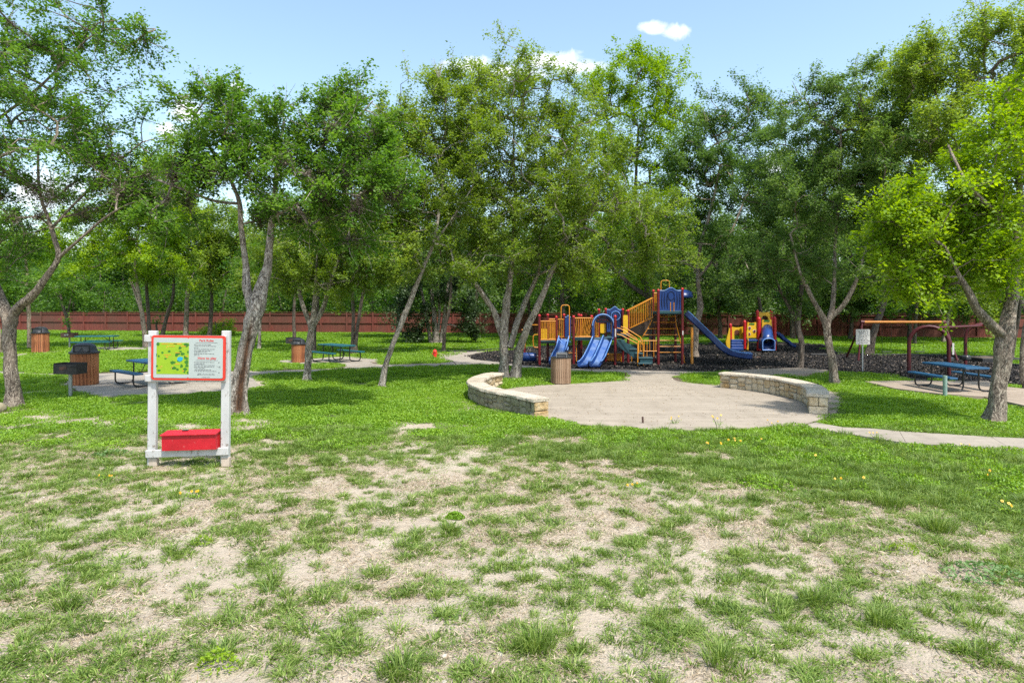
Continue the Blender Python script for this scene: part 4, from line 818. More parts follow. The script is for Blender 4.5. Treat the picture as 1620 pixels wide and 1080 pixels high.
bgt = [
 # label, Y, limbs, blobs, leaf, bark
 ('tall pale trunk on the back lawn left of the park sign', 38.6, [[(231, 552, 7), (226, 505, 6), (217, 452, 5), (214, 415, 4), (220, 360, 3)], [(226, 500, 3.5), (205, 440, 3)]], [(215, 350, 75, 50), (170, 390, 50, 40), (250, 400, 50, 30), (210, 290, 60, 50), (150, 340, 40, 40), (255, 270, 50, 50), (270, 330, 50, 40)], 'leaf_bright', BP),
 ('thin dark trunk standing close behind the tall pale trunk left of the sign', 40, [[(238, 549, 5), (235, 500, 5), (232, 450, 4), (238, 400, 3)]], [(245, 340, 60, 50), (260, 400, 40, 30), (230, 430, 30, 14)], 'leaf_olive', BD),
 ('small tree in front of the fence above the far rusty grill', 52, [[(111, 530, 4.2), (106, 505, 4), (98, 480, 3.4), (94, 455, 2.5)], [(106, 500, 2.5), (113, 470, 2), (122, 440, 2)]], [(110, 430, 45, 36), (80, 450, 30, 24), (135, 450, 28, 22), (118, 500, 12, 9)], 'leaf_green', BD),
 ('dark trunk leaning right behind the left post of the sign', 51, [[(256, 533, 6), (264, 500, 5), (274, 468, 4.5), (274, 430, 3.5)]], [(285, 390, 60, 45), (250, 420, 40, 30), (300, 340, 50, 45)], 'leaf_green', BD),
 ('stout straight trunk behind the middle of the park sign', 50, [[(294, 533, 7.5), (295, 495, 6.5), (298, 455, 6), (300, 420, 4)], [(296, 462, 4), (312, 445, 3)]], [(310, 370, 70, 50), (350, 400, 45, 36), (290, 330, 60, 50), (330, 430, 50, 18)], 'leaf_olive', BB),
 ('dark trunk in front of the lime green shrub', 51, [[(331, 531, 6), (334, 495, 5.5), (335, 460, 4.5), (330, 420, 3.5)]], [(350, 380, 60, 45), (380, 420, 40, 30), (330, 420, 40, 24), (370, 340, 50, 40)], 'leaf_olive', BD),
 ('short broken stump-like trunk left of the dark leaning trunk', 53, [[(250, 530, 3.2), (247, 516, 2.6), (248, 508, 2)]], [(249, 498, 6, 6)], 'leaf_green', BD),
 ('thin trunk curving beside the hollow tree', 37, [[(410, 553, 5.5), (411, 520, 4), (414, 490, 3.5), (421, 455, 3), (425, 410, 2.5)]], [(425, 400, 45, 36), (440, 360, 40, 36)], 'leaf_green', B),
 ('thin straight trunk behind the middle trash can', 41, [[(466, 546, 5), (465, 510, 4.5), (466, 470, 4), (468, 420, 3)]], [(465, 400, 55, 40), (430, 380, 40, 40), (500, 350, 45, 40)], 'leaf_olive', BD),
 ('dark trunk hidden behind the slim forked tree', 35, [[(497, 560, 5.5), (498, 520, 5), (503, 480, 4), (505, 430, 3)]], [(520, 400, 60, 40), (490, 340, 60, 46)], 'leaf_green', BD),
 ('twin trunked tree behind the middle picnic table', 33.5, [[(557, 563, 6.5), (559, 515, 5), (557, 465, 4.5), (550, 410, 3.5)], [(561, 562, 6.5), (566, 515, 5), (574, 465, 4.5), (586, 405, 3.5)]], [(575, 370, 60, 52), (620, 340, 50, 60), (540, 400, 45, 36), (600, 420, 50, 24), (640, 420, 44, 36), (600, 280, 60, 50)], 'leaf_dark', BD),
 ('dark slanted trunk behind the red hydrant', 35, [[(702, 560, 5.5), (704, 520, 5), (712, 480, 4.5), (714, 430, 3.5)]], [(710, 390, 60, 40), (670, 400, 44, 36), (740, 430, 50, 26)], 'leaf_dark', BD),
 ('pale trunk behind the far left trash can', 38, [[(46, 552, 5.5), (46, 500, 5), (44, 450, 4.4), (40, 400, 3.5)]], [(40, 370, 75, 50), (-20, 400, 60, 50), (90, 380, 45, 40)], 'leaf_bright', BP),
 ('brown trunk at the left picture edge', 34, [[(-4, 562, 9), (-3, 530, 7), (-6, 490, 6), (-15, 420, 5)]], [(-20, 400, 70, 60), (10, 440, 50, 26)], 'leaf_green', BP),
 ('trunk behind the orange swing beam', 42, [[(1447, 549, 5), (1448, 520, 4.4), (1450, 480, 4), (1450, 430, 3)]], [(1450, 400, 60, 40), (1490, 440, 50, 30), (1440, 350, 60, 50), (1420, 470, 34, 12)], 'leaf_green', BD),
 ('leaning trunk behind the maroon arch swing', 44, [[(1492, 546, 5.6), (1497, 515, 5), (1504, 485, 4), (1515, 440, 3)]], [(1520, 420, 60, 40), (1560, 460, 40, 26), (1500, 370, 60, 50)], 'leaf_green', BB),
 ('dark trunk between the toddler play house and the seat wall tree', 41, [[(1208, 551, 5), (1206, 515, 5), (1200, 470, 4.5), (1190, 420, 3.5)]], [(1200, 430, 70, 30), (1150, 400, 60, 50), (1230, 370, 60, 60), (1120, 450, 46, 20)], 'leaf_dark', BD),
 ('thin trunk right of the furrowed tree at the picture edge', 30, [[(1600, 578, 5), (1604, 540, 5), (1612, 500, 4.5), (1615, 440, 4)]], [(1610, 430, 60, 46), (1640, 370, 60, 60), (1570, 470, 36, 18)], 'leaf_olive', BD),
 ('dark leafy tree behind the barrel end of the playground', 52, [[(842, 533, 6), (838, 500, 5), (834, 450, 4.5), (830, 400, 4)]], [(830, 410, 60, 40), (790, 440, 50, 26), (860, 360, 60, 50), (760, 380, 60, 50)], 'leaf_dark', BD),
 ('dark leafy tree between the tall slide and the toddler play house', 49.5, [[(1140, 535.5, 6), (1138, 500, 5), (1134, 460, 4.5), (1130, 400, 4)]], [(1130, 430, 60, 40), (1100, 460, 40, 22), (1160, 470, 50, 20), (1150, 380, 60, 50)], 'leaf_dark', BD),
 ('dark spreading tree behind the toddler play house', 48.5, [[(1255, 536.5, 7), (1252, 500, 6), (1246, 450, 5), (1250, 400, 4)]], [(1250, 440, 70, 36), (1200, 470, 50, 20), (1300, 460, 60, 28), (1260, 370, 60, 60), (1340, 440, 50, 40)], 'leaf_dark', BD),
 ('dark tree behind the left end of the orange beam', 47.5, [[(1345, 537.5, 6), (1348, 500, 5), (1350, 450, 4.5), (1345, 400, 4)]], [(1350, 430, 60, 50), (1310, 470, 40, 20), (1390, 460, 50, 28), (1350, 350, 70, 60)], 'leaf_dark', BD),
 ('dark tree behind the planter box', 45.5, [[(1585, 540, 7), (1583, 500, 6), (1580, 450, 5), (1575, 400, 4)]], [(1570, 420, 80, 50), (1620, 460, 50, 30), (1530, 470, 50, 20), (1580, 350, 80, 50)], 'leaf_dark', BD),
 ('dark tree standing near the fence right of the cedar clump', 50, [[(752, 534, 5), (750, 500, 5), (755, 460, 4.5), (760, 410, 4)]], [(760, 420, 60, 36), (720, 450, 40, 22), (790, 460, 50, 18), (760, 360, 60, 50)], 'leaf_dark', BD),
 ('dark tree near the fence left of the cedar clump', 50, [[(628, 534, 5), (630, 500, 5), (632, 460, 4.5), (628, 410, 4)]], [(630, 430, 60, 36), (600, 460, 44, 18), (660, 450, 40, 20), (620, 370, 60, 50)], 'leaf_green', BD),
 ('dark tree near the fence behind the yellow stair rails', 50.5, [[(965, 534, 6), (968, 500, 5), (972, 450, 4.5), (975, 400, 4)]], [(970, 430, 70, 40), (920, 455, 50, 24), (1020, 460, 60, 26), (980, 360, 70, 60)], 'leaf_dark', BD),
 ('dark tree near the fence behind the tall slide tower', 50, [[(1070, 534.5, 6), (1068, 500, 5), (1066, 450, 4.5), (1070, 400, 4)]], [(1070, 440, 70, 36), (1110, 470, 50, 20), (1060, 370, 70, 60)], 'leaf_dark', BD),
 ('dark tree near the fence behind the arch swing', 46, [[(1440, 539, 6), (1438, 500, 5), (1436, 450, 4.5), (1440, 400, 4)]], [(1440, 440, 70, 36), (1490, 465, 50, 20), (1440, 360, 80, 60)], 'leaf_dark', BD),
 ('dark trunk rising behind the low playground deck', 46, [[(893, 541, 8), (891, 500, 7), (889, 460, 6), (893, 410, 5)]], [(880, 400, 70, 45), (930, 440, 55, 28), (850, 440, 40, 26), (900, 340, 70, 60)], 'leaf_green', BD),
]
for i, (lab, Y0, limbs, blobs, lm, bk) in enumerate(bgt):
    tree('lawn_tree', lab, 'tree', Y0, limbs, blobs, M[lm], bk, .165 if Y0 > 40 else .14, lai=1.5, seed=30 + i, sides=8, group=BG, yb=1.3, cl=.9, twigs=4)
tree('cedar_tree', 'dark cedar clump of many shaggy stems in front of the fence', 'tree', 43,
     [[(690, 547, 9), (688, 515, 8), (684, 470, 5), (680, 420, 4)], [(683, 547, 6), (676, 510, 5), (668, 465, 4), (660, 420, 3)], [(697, 547, 6), (702, 505, 5), (708, 460, 4), (712, 420, 3)], [(691, 546, 5), (695, 500, 4), (693, 450, 3)]],
     [(690, 430, 60, 45), (655, 470, 32, 40), (725, 465, 34, 45), (735, 505, 16, 26), (660, 515, 14, 20), (690, 370, 46, 40)], M['leaf_cedar'], B, .15, lai=2.0, seed=60, sides=8, yb=.5)
tree('green_shrub', 'rounded lime green shrub growing against the fence', 'shrub', 53,
     [[(342, 530, 3), (342, 518, 2), (340, 508, 1.5)], [(346, 530, 2.5), (352, 516, 1.5), (354, 508, 1)]],
     [(342, 512, 22, 14), (326, 518, 12, 10), (358, 519, 13, 9)], M['leaf_bright'], BD, .14, lai=2.2, tint=(.4, 1), seed=61, sides=6, yb=.1, cl=2)

# ---------------------------------------------------------------- woodland beyond the fence, one mass
def woods():
    r = np.random.default_rng(200); Cn = []; Sz = []; tm = MB()
    for row, (y0, y1, hgt, m, L) in enumerate(((64, 70, 6.5, 108, .27), (70, 78, 10.5, 94, .38), (79, 90, 13.0, 80, .54), (92, 104, 15.0, 60, .80))):
        for k in range(m):
            Y = r.uniform(y0, y1); X = -1.38 * Y + 2.76 * Y * (k + r.random()) / m; Y += .0
            fy = np.interp(X, [-110, -50, -30, -3, 22, 40, 75], [80, 66, 62, 58.5, 54, 50, 46]); Y = Y - 64 + fy + 2.5
            h = hgt * r.uniform(.8, 1.15); w = r.uniform(2.0, 3.4) * (1 + row * .2); nb = 5
            if X < -10: h *= .93
            tm.tube([(X, Y, -.1), (X + r.normal(0, .25), Y, h * .35), (X + r.normal(0, .6), Y, h * .75)], [.14, .11, .05], 6)
            for b in range(nb):
                c = np.array([X + r.normal(0, w * .45), Y + r.normal(0, 1.0), h * r.uniform(.22 if row else .1, .86)]); n = (430, 350, 280, 220)[row]
                q = r.normal(size=(n, 3)); q /= np.linalg.norm(q, axis=1)[:, None]; q *= (r.random(n) ** .4)[:, None]
                Cn.append(c + q * [w * .75, 1.6, h * .17 + .5]); Sz.append(np.full(n, L))
    c = np.concatenate(Cn); s = np.concatenate(Sz) * r.uniform(.6, 1.3, len(c)); k = c[:, 2] > .15; c, s = c[k], s[k]
    V_, f_q = leaf_tris(c, s, r, .5, .6)
    o = bpy.data.objects.new('woodland', npmesh('woodland', V_, f_q, M['leaf_woods'], r.random(len(c)))); C.objects.link(o); tag(o, 'dense green woodland beyond the fence', kind='stuff')
    t2 = tm.build('woodland_trunks', BD); tag(t2, 'thin trunks inside the woodland beyond the fence', kind='stuff'); print('woods', len(c))
woods()

print('LEAFTRIS', sum(a[1] for a in TRI), 'BRANCH', sum(a[2] for a in TRI))

# ---------------------------------------------------------------- stone seat walls
def bez(pts, n): return [Vector((*q[:2], 0)) for q in catmull([(p[0], p[1]) for p in pts], n)]
def seat_wall(name, label, path, th, hgt, front_mat_side, base_z=0.0, seed=0):
    """path runs along the centre line; side +1 is the left of the path direction"""
    r = random.Random(seed); pts = bez(path, 14); cum = [0]
    for a, b in zip(pts[:-1], pts[1:]): cum.append(cum[-1] + (b - a).length)
    Ltot = cum[-1]
    def fr(s):
        s = min(max(s, -.2), Ltot + .2)
        if s <= 0: d = (pts[1] - pts[0]).normalized(); p = pts[0] + d * s
        elif s >= Ltot: d = (pts[-1] - pts[-2]).normalized(); p = pts[-1] + d * (s - Ltot)
        else:
            i = max(k for k in range(len(cum)) if cum[k] <= s); i = min(i, len(pts) - 2); u = (s - cum[i]) / (cum[i + 1] - cum[i]); p = pts[i].lerp(pts[i + 1], u)
            d0 = (pts[min(i + 1, len(pts) - 1)] - pts[max(i - 1, 0)]).normalized(); d1 = (pts[min(i + 2, len(pts) - 1)] - pts[i]).normalized(); d = d0.lerp(d1, u).normalized()
        return p, Vector((-d.y, d.x, 0)), d
    root = thing(name, label, 'stone wall', (0, 0, 0))
    core = MB(); m = 40; frames = []
    for i in range(m + 1):
        p, nr, d = fr(Ltot * i / m if 0 < i < m else (.03 if i == 0 else Ltot - .03)); frames.append((p + Vector((0, 0, base_z)), nr, Vector((0, 0, 1))))
    h = th / 2 - .035; core.sweep([(h, -.1), (h, hgt - .01), (-h, hgt - .01), (-h, -.1)], frames); bmb(core.build('mortar_core', M['mortar'], root))
    def split(x0, x1, z0, z1, out):
        w, hh = x1 - x0, z1 - z0
        if w > .52 or (w > .30 and r.random() < .55 and w > hh * 1.1): s = x0 + w * r.uniform(.36, .64); split(x0, s, z0, z1, out); split(s, x1, z0, z1, out)
        elif hh > .28 or (hh > .19 and r.random() < .45): s = z0 + hh * r.uniform(.38, .62); split(x0, x1, z0, s, out); split(x0, x1, s, z1, out)
        else: out.append((x0, x1, z0, z1))
    def stone(x0, x1, z0, z1, side, mat, depth=.09):
        mb = MB(); g = .010; nx_, nz_ = 4, 3; out = th / 2 + r.uniform(-.006, .020); grid = []
        for i in range(nx_ + 1):
            for j in range(nz_ + 1):
                u, v = i / nx_, j / nz_; edge = (i in (0, nx_)) + (j in (0, nz_)); s = x0 + g + (x1 - x0 - 2 * g) * u; z = z0 + g + (z1 - z0 - 2 * g) * v
                if edge == 2: s += (.5 - u) * r.uniform(.01, .06); z += (.5 - v) * r.uniform(.01, .05)
                elif edge: s += r.uniform(-.008, .008); z += r.uniform(-.008, .008)
                o = out - (.022 if edge else 0) + (r.uniform(-.012, .014) if not edge else 0); p, nr, d = fr(s); grid.append(p + nr * side * o + Vector((0, 0, base_z + z)))
        back = []
        for (i, j) in ((0, 0), (nx_, 0), (nx_, nz_), (0, nz_)):
            u, v = i / nx_, j / nz_; p, nr, d = fr(x0 + g + (x1 - x0 - 2 * g) * u); back.append(p + nr * side * (out - depth) + Vector((0, 0, base_z + z0 + g + (z1 - z0 - 2 * g) * v)))
        fs = []
        for i in range(nx_):
            for j in range(nz_):
                a = i * (nz_ + 1) + j; fs.append((a, a + nz_ + 1, a + nz_ + 2, a + 1))
        K = len(grid); idx = lambda i, j: i * (nz_ + 1) + j
        fs += [tuple([idx(i, 0) for i in range(nx_ + 1)][::-1] + [K, K + 1]), tuple([idx(i, nz_) for i in range(nx_ + 1)] + [K + 2, K + 3]), tuple([idx(0, j) for j in range(nz_ + 1)] + [K + 3, K]), tuple([idx(nx_, j) for j in range(nz_ + 1)][::-1] + [K + 1, K + 2])]
        mb.add(grid + back, fs); bmb(mb.build('stone', mat, root, smooth=38))
    for side in (1, -1):
        out = []; split(.0, Ltot, 0.0, hgt - .01, out)
        for q in out: stone(*q, side, M['stone_old'] if side == front_mat_side else M['stone'])
    for e, s0 in ((0, 0.0), (1, Ltot)):                    # end faces
        p, nr, d = fr(s0); d = -d if e == 0 else d; zc = 0
        for hh in ([.52, .48] if r.random() < .5 else [.46, .54]):
            z0, z1 = zc * hgt, (zc + hh) * hgt - .012; zc += hh; cuts = [0, 1] if r.random() < .5 else [0, r.uniform(.35, .6), 1]
            for a, b in zip(cuts[:-1], cuts[1:]):
                mb = MB(); w = th - .01; ca = (a + b) / 2 - .5; c = p + nr * ca * w + d * .004 + Vector((0, 0, base_z + (z0 + z1) / 2 + .005)); rot = Matrix((nr, d, Vector((0, 0, 1)))).transposed()
                mb.box(c, ((b - a) * w - .012, .07, z1 - z0 - .006), rot, .016); mb.v = [tuple(Vector(v) + Vector((r.uniform(-.006, .006),) * 3)) for v in mb.v]; bmb(mb.build('stone', M['stone'], root, smooth=30))
    s = -.05                                                # cap slabs
    while s < Ltot + .04:
        w = r.uniform(.30, .52); e = min(s + w, Ltot + .05)
        if Ltot + .05 - e < .18: e = Ltot + .05
        mb = MB(); vs = []; hw = th / 2 + .045; n_ = 4; tz = r.uniform(-.004, .005)
        for i in range(n_ + 1):
            u = s + .005 + (e - s - .010) * i / n_; p, nr, d = fr(u)
            for (a, z) in ((hw + r.uniform(-.012, .012), .008), (hw + r.uniform(-.015, .006), .058), (hw - .018, .072 + tz), (0, .075 + tz), (-hw + .018, .072 + tz), (-hw + r.uniform(-.006, .015), .058), (-hw + r.uniform(-.012, .012), .008)):
                vs.append(p + nr * a + Vector((0, 0, base_z + hgt + z - .006)))
        fs = [(i * 7 + k, i * 7 + (k + 1) % 7, (i + 1) * 7 + (k + 1) % 7, (i + 1) * 7 + k) for i in range(n_) for k in range(7)] + [tuple(range(7)), tuple(n_ * 7 + k for k in range(6, -1, -1))]
        mb.add(vs, fs); bmb(mb.build('cap_stone', M['cap_stone'], root, smooth=25)); s = e
    return root
seat_wall('seat_wall', 'curved limestone seat wall on the left rim of the patio, mossy on its outer side', [(.66, 14.55), (.02, 15.55), (-.56, 16.35), (-.97, 17.5), (-1.02, 18.4), (-.82, 19.4), (-.48, 20.1)], .40, .40, 1, .0, 3)
seat_wall('seat_wall', 'curved cream limestone seat wall on the right rim of the patio', [(7.22, 15.05), (7.55, 15.8), (7.84, 16.7), (7.86, 17.6), (7.66, 18.5), (7.24, 19.3), (6.62, 19.95)], .42, .41, -1, .02, 4)

# ---------------------------------------------------------------- park sign
YS = 10.3
def q3(px, py, Y=YS): return P(px, py, Y)
sg = thing('park_sign', 'park rules board in a red frame between two flaking white wooden posts', 'sign', (P(300, 735, YS).x, YS, 0))
SO = Vector(sg.location)
def sb(name, x0, y0, x1, y1, dy0, dy1, mat, parent, rot=0, bev=.008):     # photo-rect at sign depth, thickness dy0..dy1
    a = q3(x0, y0); b = q3(x1, y1); mb = MB(); c = (a + b) / 2; mb.box((0, 0, 0), (abs(b.x - a.x), dy1 - dy0, abs(b.z - a.z)), Matrix.Rotation(rot, 3, 'Y'), bev)
    o = mb.build(name, mat, parent, smooth=25); o.location = Vector((c.x, YS + (dy0 + dy1) / 2, c.z)) - (SO if parent else Vector()); return bmb(o)
for (x0, x1, t_, b_) in ((236.0, 249.0, 523, 736), (351.5, 364.3, 523, 732)):
    sb('post', x0, t_, x1, b_, -.05, .03, M['white_wood'], sg, R(.4))
sb('post_foot', 237.6, 724, 250.4, 741, -.052, .032, M['raw_wood'], sg); sb('post_foot', 351.4, 722, 364.6, 737, -.052, .032, M['raw_wood'], sg)
sb('rail', 232.6, 530, 361, 541, -.09, -.052, M['white_wood'], sg, R(.6)); sb('rail', 233.5, 592.5, 360, 603, -.09, -.052, M['white_wood'], sg, R(.2)); sb('rail', 234.4, 708, 364.6, 720, -.09, -.052, M['white_wood'], sg, R(-2.0))
bdr = bpy.data.objects.new('board', None)
def rrect(x0, z0, x1, z1, rad, n=6):
    out = []
    for cx, cz, a0 in ((x1 - rad, z1 - rad, 0), (x0 + rad, z1 - rad, 90), (x0 + rad, z0 + rad, 180), (x1 - rad, z0 + rad, 270)):
        for k in range(n + 1): a = R(a0 + 90 * k / n); out.append((cx + rad * math.cos(a), cz + rad * math.sin(a)))
    return out
BW, BH = 117 / F * 10.19, 70.5 / F * 10.19; BC = P(298.4, 565.8, 10.19)
mb = MB(); mb.plate(rrect(-BW / 2, -BH / 2, BW / 2, BH / 2, .045), -.012, .012); board = bmb(mb.build('board_frame', M['board_red'], sg, smooth=30)); board.location = BC - SO + Vector((0, 0, 0)); board.rotation_euler = (0, R(.6), 0)
mb = MB(); wv = .038
for (x0, x1) in ((-BW / 2 + wv, -.004), (.004, BW / 2 - wv)): mb.plate(rrect(x0, -BH / 2 + wv * .9, x1, BH / 2 - wv, .016, 4), -.0165, -.012)
mb.plate([(-.004, -BH / 2 + wv + .012), (.004, -BH / 2 + wv + .012), (.004, BH / 2 - wv - .012), (-.004, BH / 2 - wv - .012)], -.0163, -.012)
face = bmb(mb.build('board_face', M['board_white'], board))
def bp(x, y): return ((x / 1512 * 140 + 230 - 298.4) / F * 10.19, -(y / 1080 * 100 + 515 - 565.8) / F * 10.19)       # reads a spot of the enlarged sign
mx0, mz0 = bp(200, 828); mx1, mz1 = bp(752, 292)
mb = MB(); mb.plate([(mx0, mz0), (mx1, mz0), (mx1, mz1), (mx0, mz1)], -.0185, -.0165); bmb(mb.build('course_map', M['map_green'], board))
def blobp(mb, cx, cz, rx, rz, r, y=-.0205, n=10):
    mb.plate([(cx + rx * (1 + r.uniform(-.25, .25)) * math.cos(6.283 * k / n), cz + rz * (1 + r.uniform(-.25, .25)) * math.sin(6.283 * k / n)) for k in range(n)], y, -.0185)
rr = random.Random(4); mb = MB()
for (x, y, a, b) in ((225, 318, 34, 26), (416, 440, 24, 18), (300, 462, 22, 20), (598, 378, 26, 26), (705, 330, 45, 34), (240, 524, 18, 20), (205, 500, 9, 30), (560, 480, 40, 22), (540, 505, 30, 20), (645, 480, 34, 26), (610, 440, 26, 14), (470, 630, 34, 26), (500, 630, 26, 20), (628, 690, 26, 28),
                     (500, 725, 34, 26), (560, 745, 24, 18), (250, 768, 26, 20), (212, 695, 18, 18), (715, 620, 32, 40), (716, 685, 24, 24), (690, 745, 34, 26), (735, 800, 16, 24), (355, 565, 22, 14), (690, 540, 26, 30), (738, 450, 14, 28), (600, 600, 40, 18), (720, 560, 24, 20), (680, 790, 20, 18)):
    X, Z = bp(x, y); k = 140 / 1512 / F * 10.19; blobp(mb, X, Z, a * k, b * k, rr, -.0195 - rr.random() * .0008)
o = bmb(mb.build('map_trees', M['map_tree'], board)); o['kind'] = 'stuff'
mb = MB(); X, Z = bp(600, 568); blobp(mb, X, Z, .048, .034, rr, -.0210, 16); bmb(mb.build('map_pond', M['map_blue'], board))
mb = MB(); k = 140 / 1512 / F * 10.19
for (x, y, w, h) in ((345, 312, 120, 9), (500, 312, 150, 9), (605, 310, 60, 10), (465, 354, 100, 7), (375, 500, 90, 8), (440, 498, 20, 8), (560, 462, 80, 7), (655, 350, 90, 8), (555, 655, 80, 8), (715, 520, 50, 8), (660, 770, 30, 8), (520, 310, 60, 12), (380, 535, 36, 12)):
    X, Z = bp(x, y); mb.plate([(X - w / 2 * k, Z - h / 2 * k), (X + w / 2 * k, Z - h / 2 * k), (X + w / 2 * k, Z + h / 2 * k), (X - w / 2 * k, Z + h / 2 * k)], -.0213, -.0185)
for (x, y) in ((385, 365), (285, 708), (470, 715)):
    X, Z = bp(x, y); mb.tube([(X + 16 * k * math.cos(a * .6), -.020, Z + 16 * k * math.sin(a * .6)) for a in range(9)], 2 * k, 4)
o = bmb(mb.build('map_lettering', M['map_orange'], board)); o['kind'] = 'stuff'
# small print: broken word strokes, too small to read in the photograph
mb = MB(); rr = random.Random(9)
for (x0, x1, y) in ((840, 1130, 320), (840, 1210, 347), (840, 910, 372), (840, 1195, 398), (840, 1135, 424), (840, 1060, 449), (840, 1180, 475), (840, 940, 501), (840, 1190, 621), (850, 1020, 646), (840, 1200, 672), (840, 1185, 697), (850, 1030, 722), (850, 1135, 747), (850, 1225, 772), (975, 1110, 875)):
    x = x0
    while x < x1:
        w = rr.uniform(10, 52); w = min(w, x1 - x); 
        if w < 5: break
        X, Z = bp(x, y); X2, _ = bp(x + w, y)
        xx = X
        while xx < X2 - .0015:                               # letter-like ticks
            lw = rr.uniform(.0022, .0042); hh = rr.choice([.0055, .0055, .0085]); mb.plate([(xx, Z - .0048), (xx + lw, Z - .0048), (xx + lw, Z - .0035 + hh), (xx, Z - .0035 + hh)], -.0182, -.0165); xx += lw + .0013
        x += w + 9
o = mb.build('small_print', M['ink'], board); o['kind'] = 'stuff'
mb = MB()
for (x0, x1, y) in ((865, 1240, 288), (872, 1250, 588)):
    X, Z = bp(x0, y); X2, _ = bp(x1, y); mb.plate([(X, Z - .0018), (X2, Z - .0018), (X2, Z + .0018), (X, Z + .0018)], -.0182, -.0165)
bmb(mb.build('heading_rules', M['ink'], board))
def text(name, s, parent, loc, size, mat, rot=(R(90), 0, 0), align='CENTER', extr=.0006, width=1):
    cu = bpy.data.curves.new(name, 'FONT'); cu.body = s; cu.size = size; cu.align_x = align; cu.align_y = 'CENTER'; cu.extrude = extr; cu.materials.append(mat); cu.resolution_u = 2; cu.offset = size * .03
    tmp = bpy.data.objects.new(name, cu); C.objects.link(tmp); bpy.context.view_layer.update(); tm_ = bpy.data.meshes.new_from_object(tmp); bpy.data.objects.remove(tmp); o = bpy.data.objects.new(name, tm_); C.objects.link(o); o.parent = parent; o.location = loc; o.rotation_euler = rot; o.scale = (width, 1, 1); return o
X, Z = bp(1050, 252); text('heading', 'Park Rules', board, (X, -.0175, Z), .048, M['ink_red'], width=1.12)
X, Z = bp(1062, 552); text('heading', 'How to play', board, (X, -.0175, Z), .050, M['ink_red'], width=1.18)
X, Z = bp(1045, 817); text('score_row', 'HOLE  1  2  3  4  5  6  7  8  9', board, (X, -.0175, Z), .0175, M['ink'], width=1.25)
X, Z = bp(1045, 838); text('score_row', 'PAR  10 11 12 13 14 15 16 17 18', board, (X, -.0175, Z), .0155, M['ink'], width=1.3)
mb = MB()                                                   # tiny player drawing and discs on the right
for a, b in (((1228, 678), (1262, 705)), ((1262, 705), (1290, 690)), ((1275, 680), (1282, 725)), ((1282, 705), (1296, 716))):
    A_, B_ = bp(*a), bp(*b); mb.tube([(A_[0], -.018, A_[1]), (B_[0], -.018, B_[1])], .0016, 4)
for c_ in ((1265, 623), (1268, 795)):
    X, Z = bp(*c_); mb.plate([(X - .011, Z - .006), (X + .004, Z - .005), (X + .012, Z + .005), (X - .003, Z + .006)], -.019, -.0165)
bmb(mb.build('player_drawing', M['ink'], board))
mb = MB()
for sx in (-1, 1):
    for sz in (-1, 1): mb.lathe([(.0, 0), (.007, .001), (.007, .004)], (0, 0, 0), 8) if False else mb.box((sx * (BW / 2 - .045), -.019, sz * (BH / 2 - .045)), (.011, .008, .011), None, .003)
o = mb.build('bolts', M['galv'], board); o['kind'] = 'stuff'
# red box on the bottom rail
a = q3(256.8, 687.5, 10.16); b = q3(342.5, 711, 10.16); w = b.x - a.x; h = a.z - b.z
bxr = thing('flyer_box', 'scuffed bright red wooden box with sloping lid on the lower sign rail', 'box', ((a.x + b.x) / 2, 10.245, b.z - .005), 0)
bxr.rotation_euler = (0, R(-1.6), 0)
D = .20; mb = MB(); t_ = .016
mb.plate([(-w / 2, 0), (w / 2, 0), (w / 2, h), (-w / 2, h)], -D / 2, -D / 2 + t_); bmb(mb.build('front_panel', M['red_box'], bxr))
mb = MB(); mb.plate([(-w / 2, 0), (w / 2, 0), (w / 2, h + .03), (-w / 2, h + .03)], D / 2 - t_, D / 2); bmb(mb.build('back_panel', M['red_box'], bxr))
for sx in (-1, 1):
    mb = MB(); x = sx * (w / 2 - t_ / 2 - .001); mb.add([(x + dx, y_, z_) for dx in (-t_ / 2, t_ / 2) for (y_, z_) in ((-D / 2 + t_, 0), (D / 2 - t_, 0), (D / 2 - t_, h + .026), (-D / 2 + t_, h - .002))], [(0, 1, 2, 3), (7, 6, 5, 4), (0, 4, 5, 1), (1, 5, 6, 2), (2, 6, 7, 3), (3, 7, 4, 0)]); bmb(mb.build('side_panel', M['red_box'], bxr))
mb = MB(); ang = math.atan2(.03, D); mb.box((0, -.006, h + .026), (w + .03, D / math.cos(ang) + .045, .020), Matrix.Rotation(ang, 3, 'X'), .004); bmb(mb.build('lid', M['red_box'], bxr, smooth=25))
mb = MB(); mb.box((-.13, .06, h + .052), (.09, .05, .016), None, .004); bmb(mb.build('hinge', M['black_metal'], bxr))
mb = MB(); mb.box((0, 0, .008), (w - .04, D - .04, .012)); bmb(mb.build('bottom_panel', M['red_box'], bxr))

